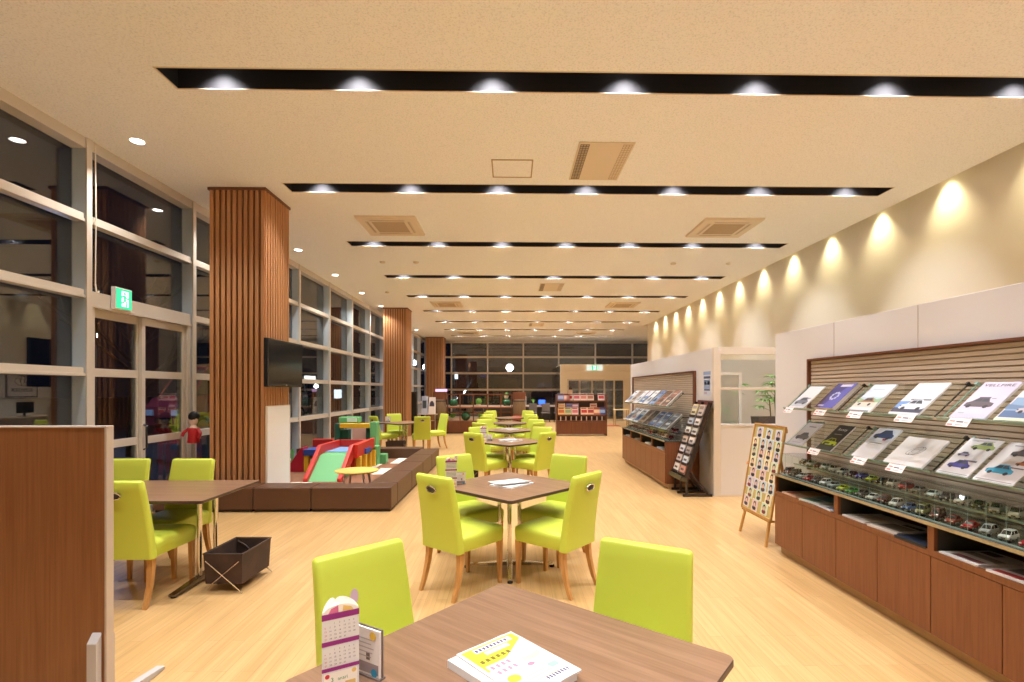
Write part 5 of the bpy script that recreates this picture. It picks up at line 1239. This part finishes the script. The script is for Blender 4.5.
for y in (-.6, .6): M().box(-.04, .04, y-.04, y+.04, 0, 2.25).build('post', DARKAL, t)
t = thing('reflection_panel', 'small lit white panel outside the left glazing, added for a monitor reflection', 'sign', (-14, 41.3, -.12)); M().box(-.05, .05, -.75, .75, .95, 1.65).build('screen', emis('display_white', (.8, .92, 1), 2.0), t); M().box(-.06, .06, -.08, .08, 0, .95).build('post', DARKAL, t)  # glowing panel added outside in place of a monitor's reflection in the glass
t = thing('banner_sign', 'narrow lit white sign outside the left part of the end glazing', 'sign', (-2.9*45/27, 45, -.12)); M().box(-.14, .14, -.05, .05, 2.6, 3.2).build('light_box', emis('display_white', (.8, .92, 1), 2.0), t); M().box(-.04, .04, -.04, .04, 0, 2.6).build('post', DARKAL, t)
t = thing('blue_sign', 'dim violet lit board outside the end glazing', 'sign', (-2.3, 45, -.12)); M().box(-.4, .4, -.05, .05, 2.1, 2.9).build('panel', emis('violet_sign', (.10, .12, .45), .5), t); M().box(-.04, .04, -.04, .04, 0, 2.1).build('post', DARKAL, t)
def tree(x, y, h_, seed, lab):
    t = thing('bare_tree', lab, 'tree', (x, y, -.12)); r = random.Random(seed); tr = M(); br = M()
    tr.tube([(0, 0, 0), (.03, .02, h_*.35), (0, .05, h_*.6)], .1, 10, rs=[.12, .09, .06])
    def grow(p, d, l, w, n):
        q = p+d*l; br.tube([tuple(p), tuple(q)], w, 5, rs=[w, w*.6])
        if n:
            for _ in range(3): grow(q, (d+Vector((r.uniform(-.8, .8), r.uniform(-.8, .8), r.uniform(-.1, .7)))).normalized(), l*.68, w*.6, n-1)
    for k in range(6): grow(Vector((0, 0, h_*(.3+.05*k))), Vector((math.cos(k*1.1), math.sin(k*1.1), .9)).normalized(), h_*.22, .045, 3)
    tr.build('trunk', P('bark', (.05, .05, .06), .9), t); br.build('branches', P('bark', (.05, .05, .06), .9), t)
tree(-9.3, 12.6, 4.6, 3, 'bare tree outside lit blue by the lamp beyond the glass door')
l = bpy.data.lights.new('outside_lamp', 'POINT'); l.energy = 260; l.color = (.35, .55, 1); l.shadow_soft_size = .2
o = bpy.data.objects.new('outside_lamp', l); o.location = (-12.5, 15.0, 3.6); COL.objects.link(o)
def parked_car(x, y, rz, rgb, lab):
    t = thing('parked_car', lab, 'car', (x, y, -.12), rz)
    b, g = car_mesh('van'); k = 40.
    for m in (b, g): m.v = [(p[0]*k, p[1]*k, p[2]*k) for p in m.v]
    b.build('body', [paint(rgb), LAMPM, BLACKP, TAIL], t, smooth=40); g.build('windows', CARW, t, smooth=30)
    for wx in (-.033, .033):
        for sy in (-1, 1):
            w = wheel_m(wx, sy); w.v = [(p[0]*k, p[1]*k, p[2]*k) for p in w.v]; w.build('wheel', [TYRE, STEEL], t, smooth=40)
parked_car(-11.2, 19.5, math.radians(70), (176, 60, 70), 'parked red car outside the glass door')
parked_car(-12.5, 26.5, math.radians(80), (190, 190, 195), 'parked silver car outside the left glazing')
parked_car(-1.5, 33.5, math.radians(10), (60, 70, 90), 'parked dark car outside the end glazing')

# ------------------------------------------------------------------ beyond the farther partition: seen mirrored in the left glazing
t = thing('wall_sign', 'square wall sign with an oval emblem and dark lettering on the right wall', 'sign', (XR-.001, 15.98, 1.28))
SF = frame_m((0, 0, 0), (0, -1, 0), (0, 0, 1), (-1, 0, 0))
m = M(); m.T = SF; m.box(.03, .95, .03, .77, .012, .03); m.build('panel', C(226, 218, 208), t)
m = M(); m.T = SF; m.box(0, .98, 0, .03, .0, .04).box(0, .98, .77, .80, 0, .04).box(0, .03, .03, .77, 0, .04).box(.95, .98, .03, .77, 0, .04); m.build('frame', C(120, 110, 100), t)
m = M(); m.T = SF
for a, b, cy in ((.235, .155, .50), (.062, .145, .50), (.16, .05, .585)): m.tube([(.49+a*math.cos(2*PI*i/28), cy+b*math.sin(2*PI*i/28), .038) for i in range(28)], .014, 6, 0, True)
m.build('emblem', CHROME, t)
m = M()
for dx in (0, .006, .012): m.text('TOYOTA', .16, SF @ Matrix.Translation((.14+dx, .16, .0315+dx*.02)), 0, 0, .69); m.build('lettering', C(40, 36, 36), t, smooth=0)
t = thing('office_desk', 'desk by the right wall behind the farther partition', 'desk', (4.7, 13.6, 0)); M().box(0, .85, 0, 2.4, .70, .73).build('worktop', C(196, 176, 150), t, bev=.004); M().box(.02, .05, .05, 2.35, .1, .70).build('front_panel', C(150, 140, 130), t)
for y in (.0, 2.36): M().box(.0, .80, y, y+.04, 0, .70).build('leg', DARKAL, t)
for y, lab in ((14.0, 'office monitor on the desk behind the farther partition, nearer the camera'), (15.1, 'office monitor on the desk behind the farther partition, farther from the camera')):
    t = thing('computer_monitor', lab, 'monitor', (5.1, y, .731)); M().box(0, .03, -.26, .26, .10, .42).build('casing', BLACKP, t, bev=.004); M().box(.03, .05, -.03, .03, 0, .25).box(-.05, .12, -.11, .11, 0, .012).build('stand', BLACKP, t)

t = thing('blind_cord', 'thin pale blind cord hanging on the mullion beside the glass door', 'cord', (-4.385, 5.43, 2.52)); M().tube([(0, 0, .10), (0, .01, .8), (0, 0, 1.58)], .006, 6).build('cord', C(226, 216, 200), t); M().tube([(0, 0, .10), (.012, .0, .02), (.02, .015, .0), (.012, .03, .03)], .008, 6).build('hook', C(226, 216, 200), t)

# ------------------------------------------------------------------ world, camera, output look
wd = bpy.data.worlds.new('night_sky'); S.world = wd; wd.use_nodes = True
wd.node_tree.nodes['Background'].inputs['Color'].default_value = (.0022, .003, .006, 1)
wd.node_tree.nodes['Background'].inputs['Strength'].default_value = 1.
cd = bpy.data.cameras.new('camera'); cam = bpy.data.objects.new('camera', cd); COL.objects.link(cam)
cam.location = (0, 0, 1.5); cam.rotation_euler = (PI/2, 0, -math.radians(1.03))
cd.sensor_width = 36; cd.sensor_fit = 'HORIZONTAL'; cd.lens = 507/1024*36
cd.shift_x = (512-520)/1024; cd.shift_y = (390-341)/1024
cd.clip_start = .05; cd.clip_end = 300
S.camera = cam
S.cycles.transparent_max_bounces = 24; S.cycles.max_bounces = 10; S.cycles.diffuse_bounces = 5; S.cycles.glossy_bounces = 5
S.cycles.sample_clamp_indirect = 4; S.cycles.blur_glossy = 1.; S.cycles.caustics_reflective = True; S.cycles.caustics_refractive = False
S.view_settings.view_transform = 'Standard'; S.view_settings.look = 'None'; S.view_settings.gamma = 1
S.view_settings.use_curve_mapping = False; S.view_settings.exposure = .72
